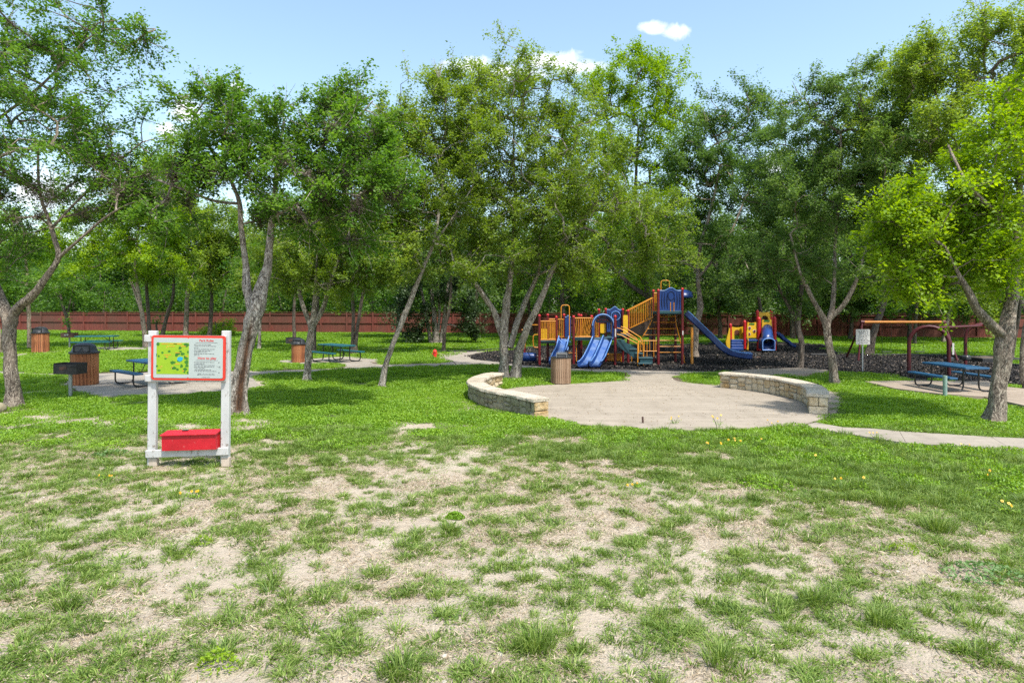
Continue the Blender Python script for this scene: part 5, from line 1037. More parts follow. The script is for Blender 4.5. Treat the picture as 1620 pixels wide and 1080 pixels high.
# ---------------------------------------------------------------- trash receptacles
def trash_can(label, loc, slatm, scale, lid, rz=0, n=26, R0=.335, H0=.90):
    t = thing('trash_can', label, 'trash can', loc, rz, 'slatted wooden trash cans of the park', scale); r = random.Random(hash(label) % 999 if False else len(label))
    mb = MB(); mb.lathe([(R0 - .03, .01), (R0 - .03, H0 - .03)], sides=24); mb.build('liner', M['grey_sheet'], t, smooth=40)
    wv = 2 * math.pi * R0 / n; meshes = []
    for k in range(4):
        mb = MB(); mb.box((0, 0, 0), (.026, wv * r.uniform(.86, .96), H0 - .02 + r.uniform(-.006, .006)), None, .005); me = None
        o = mb.build('slat', slatm, t, smooth=25); meshes.append(o.data); bpy.data.objects.remove(o)
    for k in range(n):
        a = 2 * math.pi * k / n; o = bpy.data.objects.new('slat', meshes[r.randrange(4)]); C.objects.link(o); o.parent = t; o.location = ((R0 + r.uniform(-.003, .004)) * math.cos(a), (R0) * math.sin(a), H0 / 2 + .01); o.rotation_euler = (0, 0, a)
    mb = MB(); mb.lathe([(R0 + .006, .16), (R0 + .018, .165), (R0 + .018, .185), (R0 + .006, .19)], sides=28)
    if lid == 'dome':
        mb = MB(); mb.lathe([(R0 + .035, H0 - .005), (R0 + .05, H0 + .005), (R0 + .05, H0 + .045), (R0 - .0, H0 + .06), (R0 - .03, H0 + .10), (R0 - .05, H0 + .19), (R0 - .10, H0 + .25), (R0 - .19, H0 + .29), (.04, H0 + .305), (0, H0 + .305)], sides=28); lo = mb.build('lid', M['black_plastic'], t, smooth=35)
        mb = MB()
        for sx in (-1, 1): mb.box((sx * .19, -R0 + .035, H0 + .15), (.025, .07, .19), None, .01)
        mb.box((0, -R0 + .035, H0 + .245), (.405, .07, .03), None, .01); mb.build('flap_frame', M['black_plastic'], lo, smooth=25)
        mb = MB(); mb.box((0, -R0 + .052, H0 + .145), (.35, .018, .16), Matrix.Rotation(R(-8), 3, 'X'), .006); mb.build('flap', M['grey_sheet'], lo, smooth=25)
    else:
        mb = MB(); mb.lathe([(R0 + .02, H0 - .005), (R0 + .03, H0 + .0), (R0 + .03, H0 + .02), (R0 - .02, H0 + .028), (R0 - .05, H0 + .02), (R0 - .06, H0 + .0), (0, H0 + .0)], sides=28); lo = mb.build('rim', M['black_metal'], t, smooth=35)
        mb = MB(); mb.box((.02, .02, H0 + .075), (.34, .30, .14), None, .02); mb.build('bag_holder', M['grey_sheet'], lo, smooth=25)
        mb = MB(); mb.tube([(-.16, -.17, H0 + .01), (-.16, -.17, H0 + .16), (-.13, -.17, H0 + .185), (.16, -.17, H0 + .185), (.19, -.17, H0 + .16), (.19, -.17, H0 + .01)], .011, 6); mb.build('bail_bar', M['galv'], lo, smooth=50)
    return t
g = G(122, 611.5); trash_can('slatted wooden trash can with black dome lid behind the nearest grill', (g.x, g.y + .35, .02), M['slat_red'], 1.13, 'dome', R(20), 24)
g = G(57.5, 557.8); trash_can('far left slatted wooden trash can beside the path near the fence', (g.x, g.y + .3, 0), M['slat_red'], 1.16, 'dome', R(10))
g = G(469, 574.8); trash_can('slatted wooden trash can standing left of the middle picnic table', (g.x, g.y + .3, .02), M['slat_red'], .90, 'dome', R(0))
g = G(888.3, 609.5); trash_can('pale weathered slatted trash can with open top on the edge of the patio', (g.x, g.y + .3, .03), M['slat_grey'], .94, 'open', 0, 30)

# ---------------------------------------------------------------- grills
def grill(label, loc, rz, mat, postmat, zt, w=.62, s=1.0, solid=True):
    t = thing('grill', label, 'grill', loc, rz, 'pedestal grills by the picnic pads'); h = .27 * s; d = .40; z0 = zt - h
    mb = MB(); mb.tube([(0, 0, -.1), (0, 0, z0)], .048, 12); mb.build('post', postmat, t, smooth=50)
    mb = MB(); mb.box((0, 0, z0 + .006), (w, d, .012))
    bmb(mb.build('firebox_floor', mat, t))
    for (x, y, a, b) in ((0, -d / 2 + .006, w, .012), (0, d / 2 - .006, w, .012)):
        mb = MB(); mb.box((x, y, z0 + h * (.5 if y > 0 else .46) + .012), (a, b, h * (1 if y > 0 else .9))); bmb(mb.build('firebox_side', mat, t))
    for sx in (-1, 1):
        mb = MB(); mb.box((sx * (w / 2 - .006), 0, z0 + h / 2 + .012), (.012, d - .026, h)); bmb(mb.build('firebox_side', mat, t))
    mb = MB()
    for k in range(9): mb.tube([(-w / 2 + .014, -d / 2 + .05 + k * .037, z0 + h * .72), (w / 2 - .014, -d / 2 + .05 + k * .037, z0 + h * .72)], .006, 5)
    mb.tube([(w / 2 - .16, -d / 2 - .0, z0 + h * .72), (w / 2 - .16, -d / 2 - .11, z0 + h * .72), (w / 2 - .06, -d / 2 - .11, z0 + h * .72), (w / 2 - .06, -d / 2, z0 + h * .72)], .008, 6)
    bmb(mb.build('cooking_grate', mat, t, smooth=50))
    mb = MB()
    for (x, z) in ((-.10, .55), (0, .62)): mb.box((x * w / .62, -d / 2 - .004, z0 + h * z), (.11, .010, .09), None, .003)
    bmb(mb.build('vent_plate', postmat if not solid else M['grill_rust'], t)); return t
g = G(111.5, 628); grill('black steel pedestal grill standing in front of the nearest left trash can', g, R(-6), M['grill_black'], M['galv'], .955, .70, 1.08)
g = G(110, 551); grill('rusty far pedestal grill beside the far left picnic table', (g.x, g.y, 0), R(4), M['grill_rust'], M['galv'], .92, .78, .95, False)
g = G(452, 571); grill('dark pedestal grill tucked behind the middle trash can', (g.x, g.y + 1.0, 0), R(0), M['grill_black'], M['black_metal'], 1.03, .56, 1.0)
g = G(1495, 629.5); mb = MB(); mb.tube([(0, 0, -.1), (0, 0, .545)], .055, 16); o = mb.build('grill_post', M['sage'], smooth=50, loc=(g.x, g.y, .08)); tag(o, 'short sage green steel post without its grill in front of the right picnic table', 'post')
# make cap rim
mb = MB(); mb.lathe([(.048, .545), (.056, .545), (.057, .53)], sides=16)

# ---------------------------------------------------------------- picnic tables
def picnic_table(label, c, ang, topmat, benchmat, L=1.9, z0=.034, s=1.0):
    t = thing('picnic_table', label, 'picnic table', (c[0], c[1], z0), ang, 'coated steel picnic tables', s)
    def top(name, y, w, z, mat):
        mb = MB(); mb.box((0, y, z), (L, w, .028), None, .010)
        o = bmb(mb.build(name, mat, t, smooth=30)); hm = MB()
        for sgn in (-1, 1): hm.box((0, y + sgn * (w / 2 - .008), z - .022), (L - .02, .016, .045), None, .004)
        for sgn in (-1, 1): hm.box((sgn * (L / 2 - .008), y, z - .022), (.016, w - .04, .045), None, .004)
        k = int(w / .1)
        for i in range(1, k): hm.box((0, y - w / 2 + w * i / k, z + .0145), (L - .05, .012, .003))
        bmb(hm.build('edge_roll', mat, o, smooth=30)); return o
    top('table_top', 0, .76, .76, topmat)
    for sy in (-1, 1): top('seat', sy * .74, .27, .455, benchmat)
    def arc(cx, cz, r, a0, a1, n=5): return [(cx + r * math.cos(R(a0 + (a1 - a0) * k / n)), cz + r * math.sin(R(a0 + (a1 - a0) * k / n))) for k in range(n + 1)]
    for sx in (-1, 1):
        x = sx * L * .36
        for sy in (-1, 1):
            pr = [(.24, .735), (.24, .30)] + arc(.40, .19, .16, 180, 270) + [(.58, .03)] + arc(.64, .17, .14, 270, 360) + [(.78, .435)]
            pr = [(.24, .735), (.24, .35)] + arc(.40, .185, .155, 180, 270) + arc(.66, .17, .14, 270, 360) + [(.80, .435)]
            mb = MB(); mb.tube([(x, sy * a, b) for a, b in pr], .025, 8); mb.build('leg', M['black_metal'], t, smooth=60)
        mb = MB(); mb.tube([(x, -.36, .725), (x, .36, .725)], .02, 6); mb.tube([(x, -.24, .34), (x, .24, .34)], .02, 6); mb.build('cross_bar', M['black_metal'], t, smooth=60)
        for sy in (-1, 1):
            mb = MB(); mb.tube([(x, sy * .68, .43), (x, sy * .86, .43)], .02, 6); mb.tube([(x, sy * .24, .44), (x, sy * .70, .43)], .016, 6) if False else None; mb.build('seat_bracket', M['black_metal'], t, smooth=60)
        mb = MB(); mb.tube([(x, 0, .345), (x - sx * L * .20, 0, .73)], .015, 6); mb.build('brace', M['black_metal'], t, smooth=60)
    return t
picnic_table('blue topped picnic table on the pad right behind the park sign', (-11.75, 20.75), R(-38), M['blue_coat'], M['blue_coat'], 1.95, .034, .98)
picnic_table('teal picnic table on the middle pad between two slim trees', (-7.95, 28.9), R(-43), M['teal_coat'], M['teal_coat'], 1.95, .034, 1.0)
picnic_table('teal picnic table farthest left, on the pad by the fence', (-24.1, 37.1), R(9), M['teal_coat'], M['teal_coat'], 2.1, .034, 1.0)
picnic_table('bright blue picnic table on the raised slab at the right', (13.2, 19.05), R(92), M['blue_coat'], M['blue_coat'], 1.95, .09, .94)

# ---------------------------------------------------------------- small metal sign, hydrant, stakes
g = G(1364.5, 589); ms = thing('rules_sign', 'small weathered white sign on a thin metal post beside the mulch', 'sign', g)
k = g.y / F; mb = MB(); mb.box((0, 0, 1.27 / 1), (.048, .035, 2.75 * .61), None, .006); 
mb = MB(); mb.box((0, 0, .78), (.05, .035, 1.70), None, .006); bmb(mb.build('post', M['galv'], ms))
mb = MB(); mb.plate(rrect(-.27, 1.075, .27, 1.66, .03, 4), -.035, -.030); bmb(mb.build('sign_plate', M['sign_white'], ms)); 
mb = MB(); rr = random.Random(14)
for j, z in enumerate((1.60, 1.555, 1.51, 1.465, 1.42, 1.36, 1.30, 1.255, 1.21, 1.15, 1.115)):
    x = -.20 + rr.uniform(0, .06)
    while x < .19: w = rr.uniform(.02, .09); zz = z + rr.uniform(-.006, .006); mb.plate([(x, zz - .009), (x + w, zz - .009), (x + w, zz + .009), (x, zz + .009)], -.0365, -.0352); x += w + rr.uniform(.012, .05)
o = mb.build('faded_print', M['ink'], ms); o['kind'] = 'stuff'
g = G(688, 567); hy = thing('hydrant', 'small red fire hydrant standing in the grass left of the path loop', 'hydrant', (g.x, g.y, 0))
mb = MB(); mb.lathe([(.12, 0), (.12, .05), (.085, .06), (.08, .30), (.10, .31), (.10, .35), (.075, .40), (.03, .43), (0, .435)], sides=16); mb.build('barrel', M['hydrant_red'], hy, smooth=40)
for sx in (-1, 1): mb = MB(); mb.tube([(sx * .07, 0, .23), (sx * .13, 0, .23)], .035, 10); mb.build('side_nozzle', M['hydrant_red'], hy, smooth=40)
mb = MB(); mb.tube([(0, 0, .43), (0, 0, .47)], .02, 6); mb.build('operating_nut', M['hydrant_red'], hy, smooth=40)
for (px, py, h_, lab) in ((1017, 671, .17, 'short wooden stake at the front edge of the patio'), (824, 583.5, .13, 'stub stake beside the path right of the many-stemmed tree'), (780, 579, .12, 'stub stake beside the path left of the many-stemmed tree'),
                          (697, 580.5, .12, 'stub stake beside the path below the red hydrant'), (976, 593.5, .16, 'stub stake near the tip of the grass island'), (990, 596.5, .16, 'thin leaning stake at the patio throat'), (936, 588.5, .12, 'stub stake on the upper edge of the grass island')):
    g = G(px, py); mb = MB(); mb.box((0, 0, h_ / 2 - .03), (.04, .03, h_ + .06), Matrix.Rotation(R(rnd_ := (px * 7 % 11 - 5)), 3, 'Y'), .006); o = bmb(mb.build('stake', M['grill_rust'], loc=(g.x, g.y, 0))); tag(o, lab, 'stake', 'stakes along the path edges')
mb = MB(); r = random.Random(3)
bm = bmesh.new(); bmesh.ops.create_icosphere(bm, subdivisions=3, radius=.2)
for v in bm.verts: v.co *= 1 + .18 * math.sin(v.co.x * 9 + 1) * math.cos(v.co.y * 11) + r.uniform(-.03, .03); v.co.z *= .62
rm = bpy.data.meshes.new('boulder'); bm.to_mesh(rm); bm.free(); rm.materials.append(M['stone_old']); rm.shade_smooth(); o = bpy.data.objects.new('boulder', rm); C.objects.link(o); g = G(-6, 652); o.location = (g.x, g.y, .10); tag(o, 'pale grey boulder cut by the left picture edge', 'rock')
# black borders of the play area
def border(lab, px_pts, h=.20, w=.12, mat='timber_black'):
    root = thing('border_timber', lab, 'border', (0, 0, 0)); pts = [G(*q) for q in px_pts]
    for a, b in zip(pts[:-1], pts[1:]):
        n_ = max(1, round((b - a).length / 1.25))
        for i in range(n_):
            p, q = a.lerp(b, i / n_), a.lerp(b, (i + 1) / n_); d = q - p; mb = MB(); mb.box((p + q) / 2 + Vector((0, 0, h / 2 - .02)), (d.length - .012, w, h), Matrix.Rotation(math.atan2(d.y, d.x), 3, 'Z'), .015); bmb(mb.build('border_piece', M[mat], root, smooth=30))
border('black plastic border along the back of the mulch, left half', [(690, 557), (742, 557), (800, 552.4), (880, 548.6), (980, 547.4), (1080, 546.4), (1140, 543)], .12)
border('black plastic border behind the small rules sign and swings', [(1226, 542.5), (1300, 546), (1322, 559), (1380, 562), (1490, 562.6), (1545, 566.5), (1600, 578), (1660, 583)], .11)
border('loose dark timbers lying in the mulch near the dark forked tree', [(1282, 563), (1318, 563.5)], .15, .2)
g = G(1567, 572); mb = MB(); root = thing('planter_box', 'low black edged planter box behind the swings', 'planter', g)
for (x, y, a, b) in ((0, -.7, 1.7, .12), (0, .7, 1.7, .12), (-.85, 0, .12, 1.5), (.85, 0, .12, 1.5)): mb = MB(); mb.box((x, y, .10), (a, b, .24), None, .02); bmb(mb.build('border_piece', M['timber_black'], root, smooth=30))
mb = MB(); mb.box((0, 0, .10), (1.6, 1.3, .2)); mb.build('soil', dirt.m, root)

# ---------------------------------------------------------------- swings
sw = thing('arch_swing', 'maroon arch framed toddler swing set behind the right picnic table', 'swing set', (0, 0, 0))
def arch(A_, B_, h, rad):
    A_, B_ = Vector((*A_, 0)), Vector((*B_, 0)); w = (B_ - A_).length; d = (B_ - A_).normalized(); r_ = w / 2; pts = [A_ + Vector((0, 0, -.05)), A_ + Vector((0, 0, (h - r_) * .5))]
    for k in range(13): a = math.pi - math.pi * k / 12; pts.append((A_ + B_) / 2 + d * r_ * math.cos(a) + Vector((0, 0, h - r_ + r_ * math.sin(a))))
    pts += [B_ + Vector((0, 0, (h - r_) * .5)), B_ + Vector((0, 0, -.05))]; mb = MB(); mb.tube(pts, rad, 12); return mb.build('arch_frame', M['maroon_dark'], sw, smooth=50)
arch((14.8, 23.8), (15.95, 23.3), 1.80, .066); arch((18.75, 26.4), (19.75, 25.9), 1.80, .066)
mb = MB(); mb.tube([(15.38, 23.55, 1.74), (19.25, 26.15, 1.74)], .052, 12); mb.build('top_beam', M['maroon_dark'], sw, smooth=50)
mb = MB(); mb.box((16.03, 23.2, 1.0), (.07, .02, .42)); mb.build('warning_label', M['sign_white'], sw)
for u in (.35, .68):
    c = Vector((15.38, 23.55, 1.70)).lerp(Vector((19.25, 26.15, 1.70)), u); d = Vector((.83, .56, 0)).normalized()
    for sx in (-1, 1): mb = MB(); mb.tube([c + d * .2 * sx, c + d * .17 * sx + Vector((0, 0, -1.1))], .008, 4); mb.build('chain', M['black_metal'], sw)
    mb = MB(); mb.box(c + Vector((0, 0, -1.2)), (.34, .26, .2), Matrix.Rotation(math.atan2(.56, .83), 3, 'Z'), .05); mb.build('bucket_seat', M['black_plastic'], sw, smooth=30)
so = thing('beam_swing', 'swing set with one long orange-yellow beam behind the small rules sign', 'swing set', (0, 0, 0)); YB = 29.5
a, b = P(1364, 509.5, YB), P(1493, 509.5, YB + .2); mb = MB(); mb.tube([a, b], .062, 12); mb.build('top_beam', M['beam_orange'], so, smooth=50)
for (pt, feet) in ((a, (P(1357.5, 571, 29.2), P(1338, 567, 31.2))), (b + Vector((.0, 0, 0)), (P(1516, 573, 29.0), P(1506, 570, 31.4)))):
    for f in feet: mb = MB(); mb.tube([pt + Vector((0, 0, .06)), Vector((f.x, f.y, -.05))], .045, 10); mb.build('leg', M['maroon_dark'], so, smooth=50)
    mb = MB(); mb.tube([pt + Vector((-.08, 0, 0)), pt + Vector((.08, 0, 0))], .085, 10); mb.build('beam_fitting', M['maroon_dark'], so, smooth=50)
for u in (.3, .7):
    c = a.lerp(b, u)
    for sx in (-1, 1): mb = MB(); mb.tube([c + Vector((sx * .22, 0, 0)), c + Vector((sx * .2, .02, -1.35))], .007, 4); mb.build('chain', M['black_metal'], so)
    mb = MB(); mb.box(c + Vector((0, .02, -1.37)), (.46, .14, .03), None, .01); mb.build('belt_seat', M['black_plastic'], so, smooth=30)

# ---------------------------------------------------------------- big play structure
YP, YR = 27.4, 28.7                                        # front and rear row
play = thing('play_structure', 'large red yellow and blue playground structure with slides on the mulch', 'playground', (P(960, 577, YP).x, YP, 0))
PO = Vector(play.location)
def z5(zx, zy, Y=YP): return P(840 + zx / 6.23, 430 + zy / 6.23, Y) - PO
def zt(zx, zy, Y=YP): return P(960 + zx / 6.75, 430 + zy / 6.75, Y) - PO
def tube(name, pts, rad, mat, sides=8, smooth=60, parent=None): mb = MB(); mb.tube(pts, rad, sides); return mb.build(name, M[mat], parent or play, smooth=smooth)
def post(zx, ztop, Y, f=z5, name='post'):
    p = f(zx, ztop, Y); o = tube(name, [Vector((p.x, p.y, -.05)), p], .058, 'maroon', 12)
    mb = MB(); mb.lathe([(.062, -.02), (.062, .02), (.045, .05), (0, .065)], p, 12); mb.build('post_cap', M['red_plastic'], o, smooth=50); return p
for zx, zy, Y in ((83, 432, YP), (250, 447, YP + .1), (165, 425, YR), (325, 425, YR), (420, 443, YP), (598, 440, YP + .1), (830, 440, YP - .3), (472, 425, YR + .1), (494, 430, YR + .4), (670, 375, YR), (737, 370, YR), (905, 372, YR - .3), (958, 385, YP + .8),
                  (1255, 183, YP), (1492, 170, YP), (1207, 188, YR), (1424, 300, YR)): post(zx, zy, Y)
for (zx, zy, Y) in ((1497, 600, YP - .06), (833, 600, YP - .36)):
    mb = MB(); c = z5(zx, zy, Y); mb.box(c, (.05, .012, .34 if zx < 1000 else .18)); mb.build('warning_label', M['sign_white'], play)
def deck(name, xa, xb, zy, ya, yb, mat='deck_teal', th=.09):
    a, b = z5(xa, zy, ya), z5(xb, zy, ya); mb = MB(); mb.box(((a.x + b.x) / 2, (ya + yb) / 2 - PO.y, a.z - th / 2), (b.x - a.x, yb - ya, th), None, .012); return bmb(mb.build(name, M[mat], play, smooth=30))
deck('deck', 88, 400, 683, YP + .05, YR - .05); deck('deck', 415, 840, 655, YP + .03, YR + .1); deck('deck', 1250, 1500, 392, YP + .03, YR + .05, th=.12); deck('deck', 735, 960, 640, YR - .4, YR + .9); deck('deck', 850, 975, 612, YP + .5, YR)
def rail_panel(xa, xb, t_, b_, Y, n, mat='yellow_metal', Yb=None, slant=0, f=z5, rad=.014, t2=None, b2=None):
    t2 = t_ if t2 is None else t2; b2 = b_ if b2 is None else b2; Yb = Yb or Y; root = None
    mb = MB(); mb.tube([f(xa, t_, Y), f(xb, t2, Yb)], .026, 8); root = mb.build('rail', M[mat], play, smooth=60)
    mb = MB(); mb.tube([f(xa, b_, Y), f(xb, b2, Yb)], .024, 8); mb.build('bottom_rail', M[mat], root, smooth=60)
    for k in range(n):
        u = (k + .5) / n; y_ = Y + (Yb - Y) * u; a = f(xa + (xb - xa) * u + slant * (u - .3), t_ + (t2 - t_) * u, y_); b = f(xa + (xb - xa) * u - slant * .6 * (u - .3), b_ + (b2 - b_) * u, y_); mb = MB(); mb.tube([a, b], rad, 6); mb.build('baluster', M[mat], root, smooth=60)
rail_panel(92, 245, 487, 668, YP, 10); rail_panel(170, 322, 468, 660, YR, 9); rail_panel(255, 325, 470, 640, YP + .1, 4, Yb=YR); rail_panel(432, 596, 455, 640, YP, 11, slant=60); rail_panel(478, 668, 455, 635, YR, 9, rad=.012); rail_panel(600, 670, 455, 640, YP + .1, 4, Yb=YR)
mb = MB(); a, b = z5(100, 560, YR), z5(160, 660, YR); mb.plate([(a.x, b.z), (b.x, b.z), (b.x, a.z), (a.x, a.z)], YR - .1 - PO.y, YR - .07 - PO.y); bmb(mb.build('yellow_panel', M['yellow_bright'], play))
for (x0, x1, y0, y1, Y) in ((682, 738, 512, 603, YR - .05), (908, 955, 425, 605, YP + .75)):
    a, b = z5(x0, y0, Y), z5(x1, y1, Y); mb = MB(); mb.plate(rrect(a.x, b.z, b.x, a.z, .05, 3), Y - PO.y - .02, Y - PO.y + .02); bmb(mb.build('yellow_panel', M['yellow_bright'], play))
# arch loops
def loop(x0, x1, zt_, zb0, zb1, Y, mat='yellow_metal', rad=.022, f=z5, name='grab_loop'):
    a, b, c, d = f(x0, zb0, Y), f(x0, zt_, Y), f(x1, zt_, Y), f(x1, zb1, Y); r_ = min(.12, abs(c.x - b.x) * .4); pts = [a, b - Vector((0, 0, r_))]
    for k in range(1, 5): an = math.pi * k / 10; pts.append(b + Vector((r_ - r_ * math.cos(an), 0, -r_ + r_ * math.sin(an))))
    for k in range(0, 5): an = math.pi / 2 - math.pi * k / 10; pts.append(c + Vector((-r_ + r_ * math.cos(an), 0, -r_ + r_ * math.sin(an))))
    return tube(name, pts + [d], rad, mat, 8)
loop(297, 379, 327, 470, 655, YP + .05); loop(1281, 1365, 84, 190, 190, YP + .3)
tube('horizontal_bar', [z5(-55, 523, YP + .2), z5(78, 523, YP)], .024, 'yellow_metal')
tube('side_loop', [z5(80, 618, YP), z5(36, 620, YP), z5(24, 632, YP), z5(20, 680, YP), z5(24, 732, YP), z5(36, 744, YP), z5(80, 745, YP)], .024, 'yellow_metal')
tube('side_loop', [z5(-100, 745, YP), z5(-62, 745, YP), z5(-55, 730, YP), z5(-54, 590, YP), z5(-60, 572, YP), z5(-92, 570, YP)], .024, 'yellow_metal')
for zx, zy, Y in ((-118, 715, YP + .3), (-66, 590, YR + .5)): post(zx, zy, Y)
# rolling barrel between its posts
c = z5(-22, 838, YP + .4); mb = MB(); n_ = 16; prof = [(-.34, .0), (-.34, .13), (-.30, .175), (-.20, .19), (.20, .19), (.30, .175), (.34, .13), (.34, 0)]
vs = []; fs = []
for (x, r_) in prof:
    for k in range(n_): a = 6.283 * k / n_; rr_ = r_ * (1 + .03 * (k % 2)); vs.append(c + Vector((x, rr_ * math.cos(a), rr_ * math.sin(a))))
for i in range(len(prof) - 1):
    for k in range(n_): fs.append((i * n_ + k, i * n_ + (k + 1) % n_, (i + 1) * n_ + (k + 1) % n_, (i + 1) * n_ + k))
mb.add(vs, fs); bmb(mb.build('rolling_barrel', M['slide_blue'], play, smooth=40)); tube('barrel_axle', [z5(-122, 838, YP + .4), z5(78, 838, YP + .2)], .02, 'maroon')
# moulded wavy panels
def wave_panel(name, x0, x1, ztop, zbot, Y, mat='slide_blue', rise=28, f=z5, ribs=True):
    a, b = f(x0, zbot, Y), f(x1, ztop, Y); w = b.x - a.x; n_ = 24; up = []
    for k in range(n_ + 1): u = k / n_; up.append((a.x + w * u, b.z - (rise / 6.23 / F * Y) * (1 - math.exp(-((u - .5) / .2) ** 2)) + .012 * math.cos(u * 12)))
    mb = MB(); mb.plate([(a.x, a.z), (b.x, a.z)] + up[::-1], Y - PO.y - .03, Y - PO.y + .03); o = bmb(mb.build(name, M[mat], play, smooth=30))
    tube('panel_rim', [Vector((x, Y - PO.y - .03, z)) for x, z in up], .018, 'slide_edge', 6, parent=o)
    if ribs:
        for u in (.12, .24, .36, .64, .76, .88):
            s_ = -1 if u < .5 else 1; pts = [Vector((a.x + w * (u + s_ * .03 * math.sin(v * 3.1)), Y - PO.y - .034, a.z + (b.z - a.z) * (.10 + .70 * v))) for v in (0, .25, .5, .75, 1)]; tube('moulded_rib', pts, [.012, .022, .026, .022, .012], 'panel_dark', 6, parent=o)
    return o
M['panel_dark'] = paint('blue_plastic_recess', (.004, .016, .075), None, .4, 3, .05)
wp = wave_panel('wave_panel', 1266, 1486, 158, 385, YP + .02); tube('moulded_ring', [z5(1382 + 30 * math.cos(a * .5236), 235 + 44 * math.sin(a * .5236), YP - .015) for a in range(13)], .016, 'panel_dark', 6, parent=wp)
for zx in (1375, 1409): tube('window_bar', [z5(zx, 300, YP - .03), z5(zx, 390, YP - .03)], .016, 'yellow_metal', 6, parent=wp)
mb = MB(); a = z5(1265, 383, YP - .01); b = z5(1487, 412, YP - .01); mb.box((a + b) / 2, (b.x - a.x, .06, a.z - b.z), None, .01); bmb(mb.build('deck_edge', M['deck_teal'], play))
wp2 = wave_panel('wave_panel', 748, 900, 345, 590, YR - .2, ribs=True); tube('moulded_ring', [z5(835 + 46 * math.cos(a * .5236), 432 + 44 * math.sin(a * .5236), YR - .24) for a in range(13)], .022, 'slide_edge', 6, parent=wp2)
wave_panel('wave_panel', 336, 392, 432, 640, YR - .05, rise=14, ribs=False)
# hood at the top of the tall slide
c = z5(1512, 215, YP + .5); mb = MB(); vs = []; fs = []; n_ = 14
for i in range(5):
    for k in range(n_ + 1): a = math.pi * k / n_; r_ = (.34, .37, .35, .28, .20)[i]; vs.append(c + Vector(((-.34, -.1, .12, .24, .28)[i], -r_ * math.cos(a) * 1.3, r_ * math.sin(a) * .9 - .18)))
fs = [(i * (n_ + 1) + k, i * (n_ + 1) + k + 1, (i + 1) * (n_ + 1) + k + 1, (i + 1) * (n_ + 1) + k) for i in range(4) for k in range(n_)]
mb.add(vs, fs); o = mb.build('slide_hood', M['slide_blue'], play, smooth=50); md = o.modifiers.new('thick', 'SOLIDIFY'); md.thickness = .035
# chutes
def chute(name, spine, w, wall, mat, parent=None, floor=None, edge=True, rights=None):
    sp = [Vector(q) for q in catmull(spine, 5)]; n = len(sp); fr_ = []
    for i, p in enumerate(sp):
        d = (sp[min(i + 1, n - 1)] - sp[max(i - 1, 0)]).normalized(); rt = d.cross(Vector((0, 0, 1))).normalized() if rights is None else rights; up = rt.cross(d).normalized(); up = up if up.z > 0 else -up; fr_.append((p, rt, up))
    mb = MB(); mb.sweep([(-w - .035, wall), (-w - .03, .0), (-w + .03, -.05), (w - .03, -.05), (w + .03, .0), (w + .035, wall), (w - .0, wall), (w - .03, .06), (w - .10, .015), (-w + .10, .015), (-w + .03, .06), (-w, wall)], fr_)
    o = bmb(mb.build(name, M[mat], parent or play, smooth=40))
    if floor: mb = MB(); mb.sweep([(-w + .09, .014), (w - .09, .014), (w - .09, .026), (-w + .09, .026)], fr_); bmb(mb.build('slide_bed', M[floor], o, smooth=40))
    if edge:
        for s_ in (-1, 1): tube('slide_rim', [p + rt * s_ * (w + .017) + up * wall for p, rt, up in fr_], .026, 'slide_edge', 6, parent=o)
    return o
dx = Vector((1, 0, 0))
for (top_, mid, low, end) in (((655, 655), (612, 760), (565, 855), (525, 925)), ((755, 655), (712, 760), (670, 860), (640, 930))):
    A1 = z5(*top_, YP + .15); B1 = z5(*mid, YP - .45); C1 = z5(*low, YP - 1.0); D1 = z5(end[0], end[1], YP - 1.35); D1.z = max(D1.z, .17); C1.z = max(C1.z, .32)
    chute('double_slide', [A1, B1, C1, D1, D1 + Vector((-.07, -.25, -.02))], .215, .16, 'slide_blue', floor='slide_worn', rights=Vector((1, .18, 0)).normalized())
# arched hood over the double slide
def hood(cx, zbase, ztop, half, Y, depth):
    a = z5(cx - half, zbase, Y); b = z5(cx + half, zbase, Y); t_ = z5(cx, ztop, Y); w = (b.x - a.x) / 2; h = t_.z - a.z; pr = []
    for s_, k_ in ((1, 1.0), (-1, .78)):
        rng_ = range(0, 17) if s_ > 0 else range(16, -1, -1)
        pr.append([(a.x + w - w * k_ * math.cos(math.pi * k / 16) if False else a.x + w + w * k_ * -math.cos(math.pi * k / 16), a.z + max(0, (h - w)) * (1 if 0 < k < 16 else 1) + w * k_ * math.sin(math.pi * k / 16)) for k in rng_])
    poly = [(a.x, a.z)] + pr[0] + [(b.x, b.z), (b.x - w * .22, b.z)] + pr[1] + [(a.x + w * .22, a.z)]
    mb = MB(); n = len(poly); y0, y1 = Y - PO.y, Y - PO.y + depth; half_n = n // 2
    vs = [Vector((x, y0, z)) for x, z in poly] + [Vector((x, y1, z)) for x, z in poly]
    fs = [(i, (i + 1) % n, n + (i + 1) % n, n + i) for i in range(n)]
    for i in range(half_n - 1): fs.append((i, i + 1, n - 2 - i, n - 1 - i)); fs.append((n + i, n + n - 1 - i, n + n - 2 - i, n + i + 1))
    mb.add(vs, fs); return bmb(mb.build('slide_hood', M['slide_blue'], play, smooth=40))
hd = hood(712, 640, 412, 110, YP - .05, .32)
mb = MB(); a = z5(640, 500, YP + .2); b = z5(785, 450, YP + .2); mb.plate(rrect(a.x, a.z, b.x, b.z, .05, 3), YP + .2 - PO.y, YP + .26 - PO.y); bmb(mb.build('hood_header', M['panel_dark'], hd))
mb = MB(); X_ = (a.x + b.x) / 2
for i, w in enumerate((.05, .02, .03, .04, .05)): mb.box((a.x + .10 + i * .10, YP + .19 - PO.y, (a.z + b.z) / 2 + (.02 if i % 2 else 0)), (w, .012, .045), None, .004)
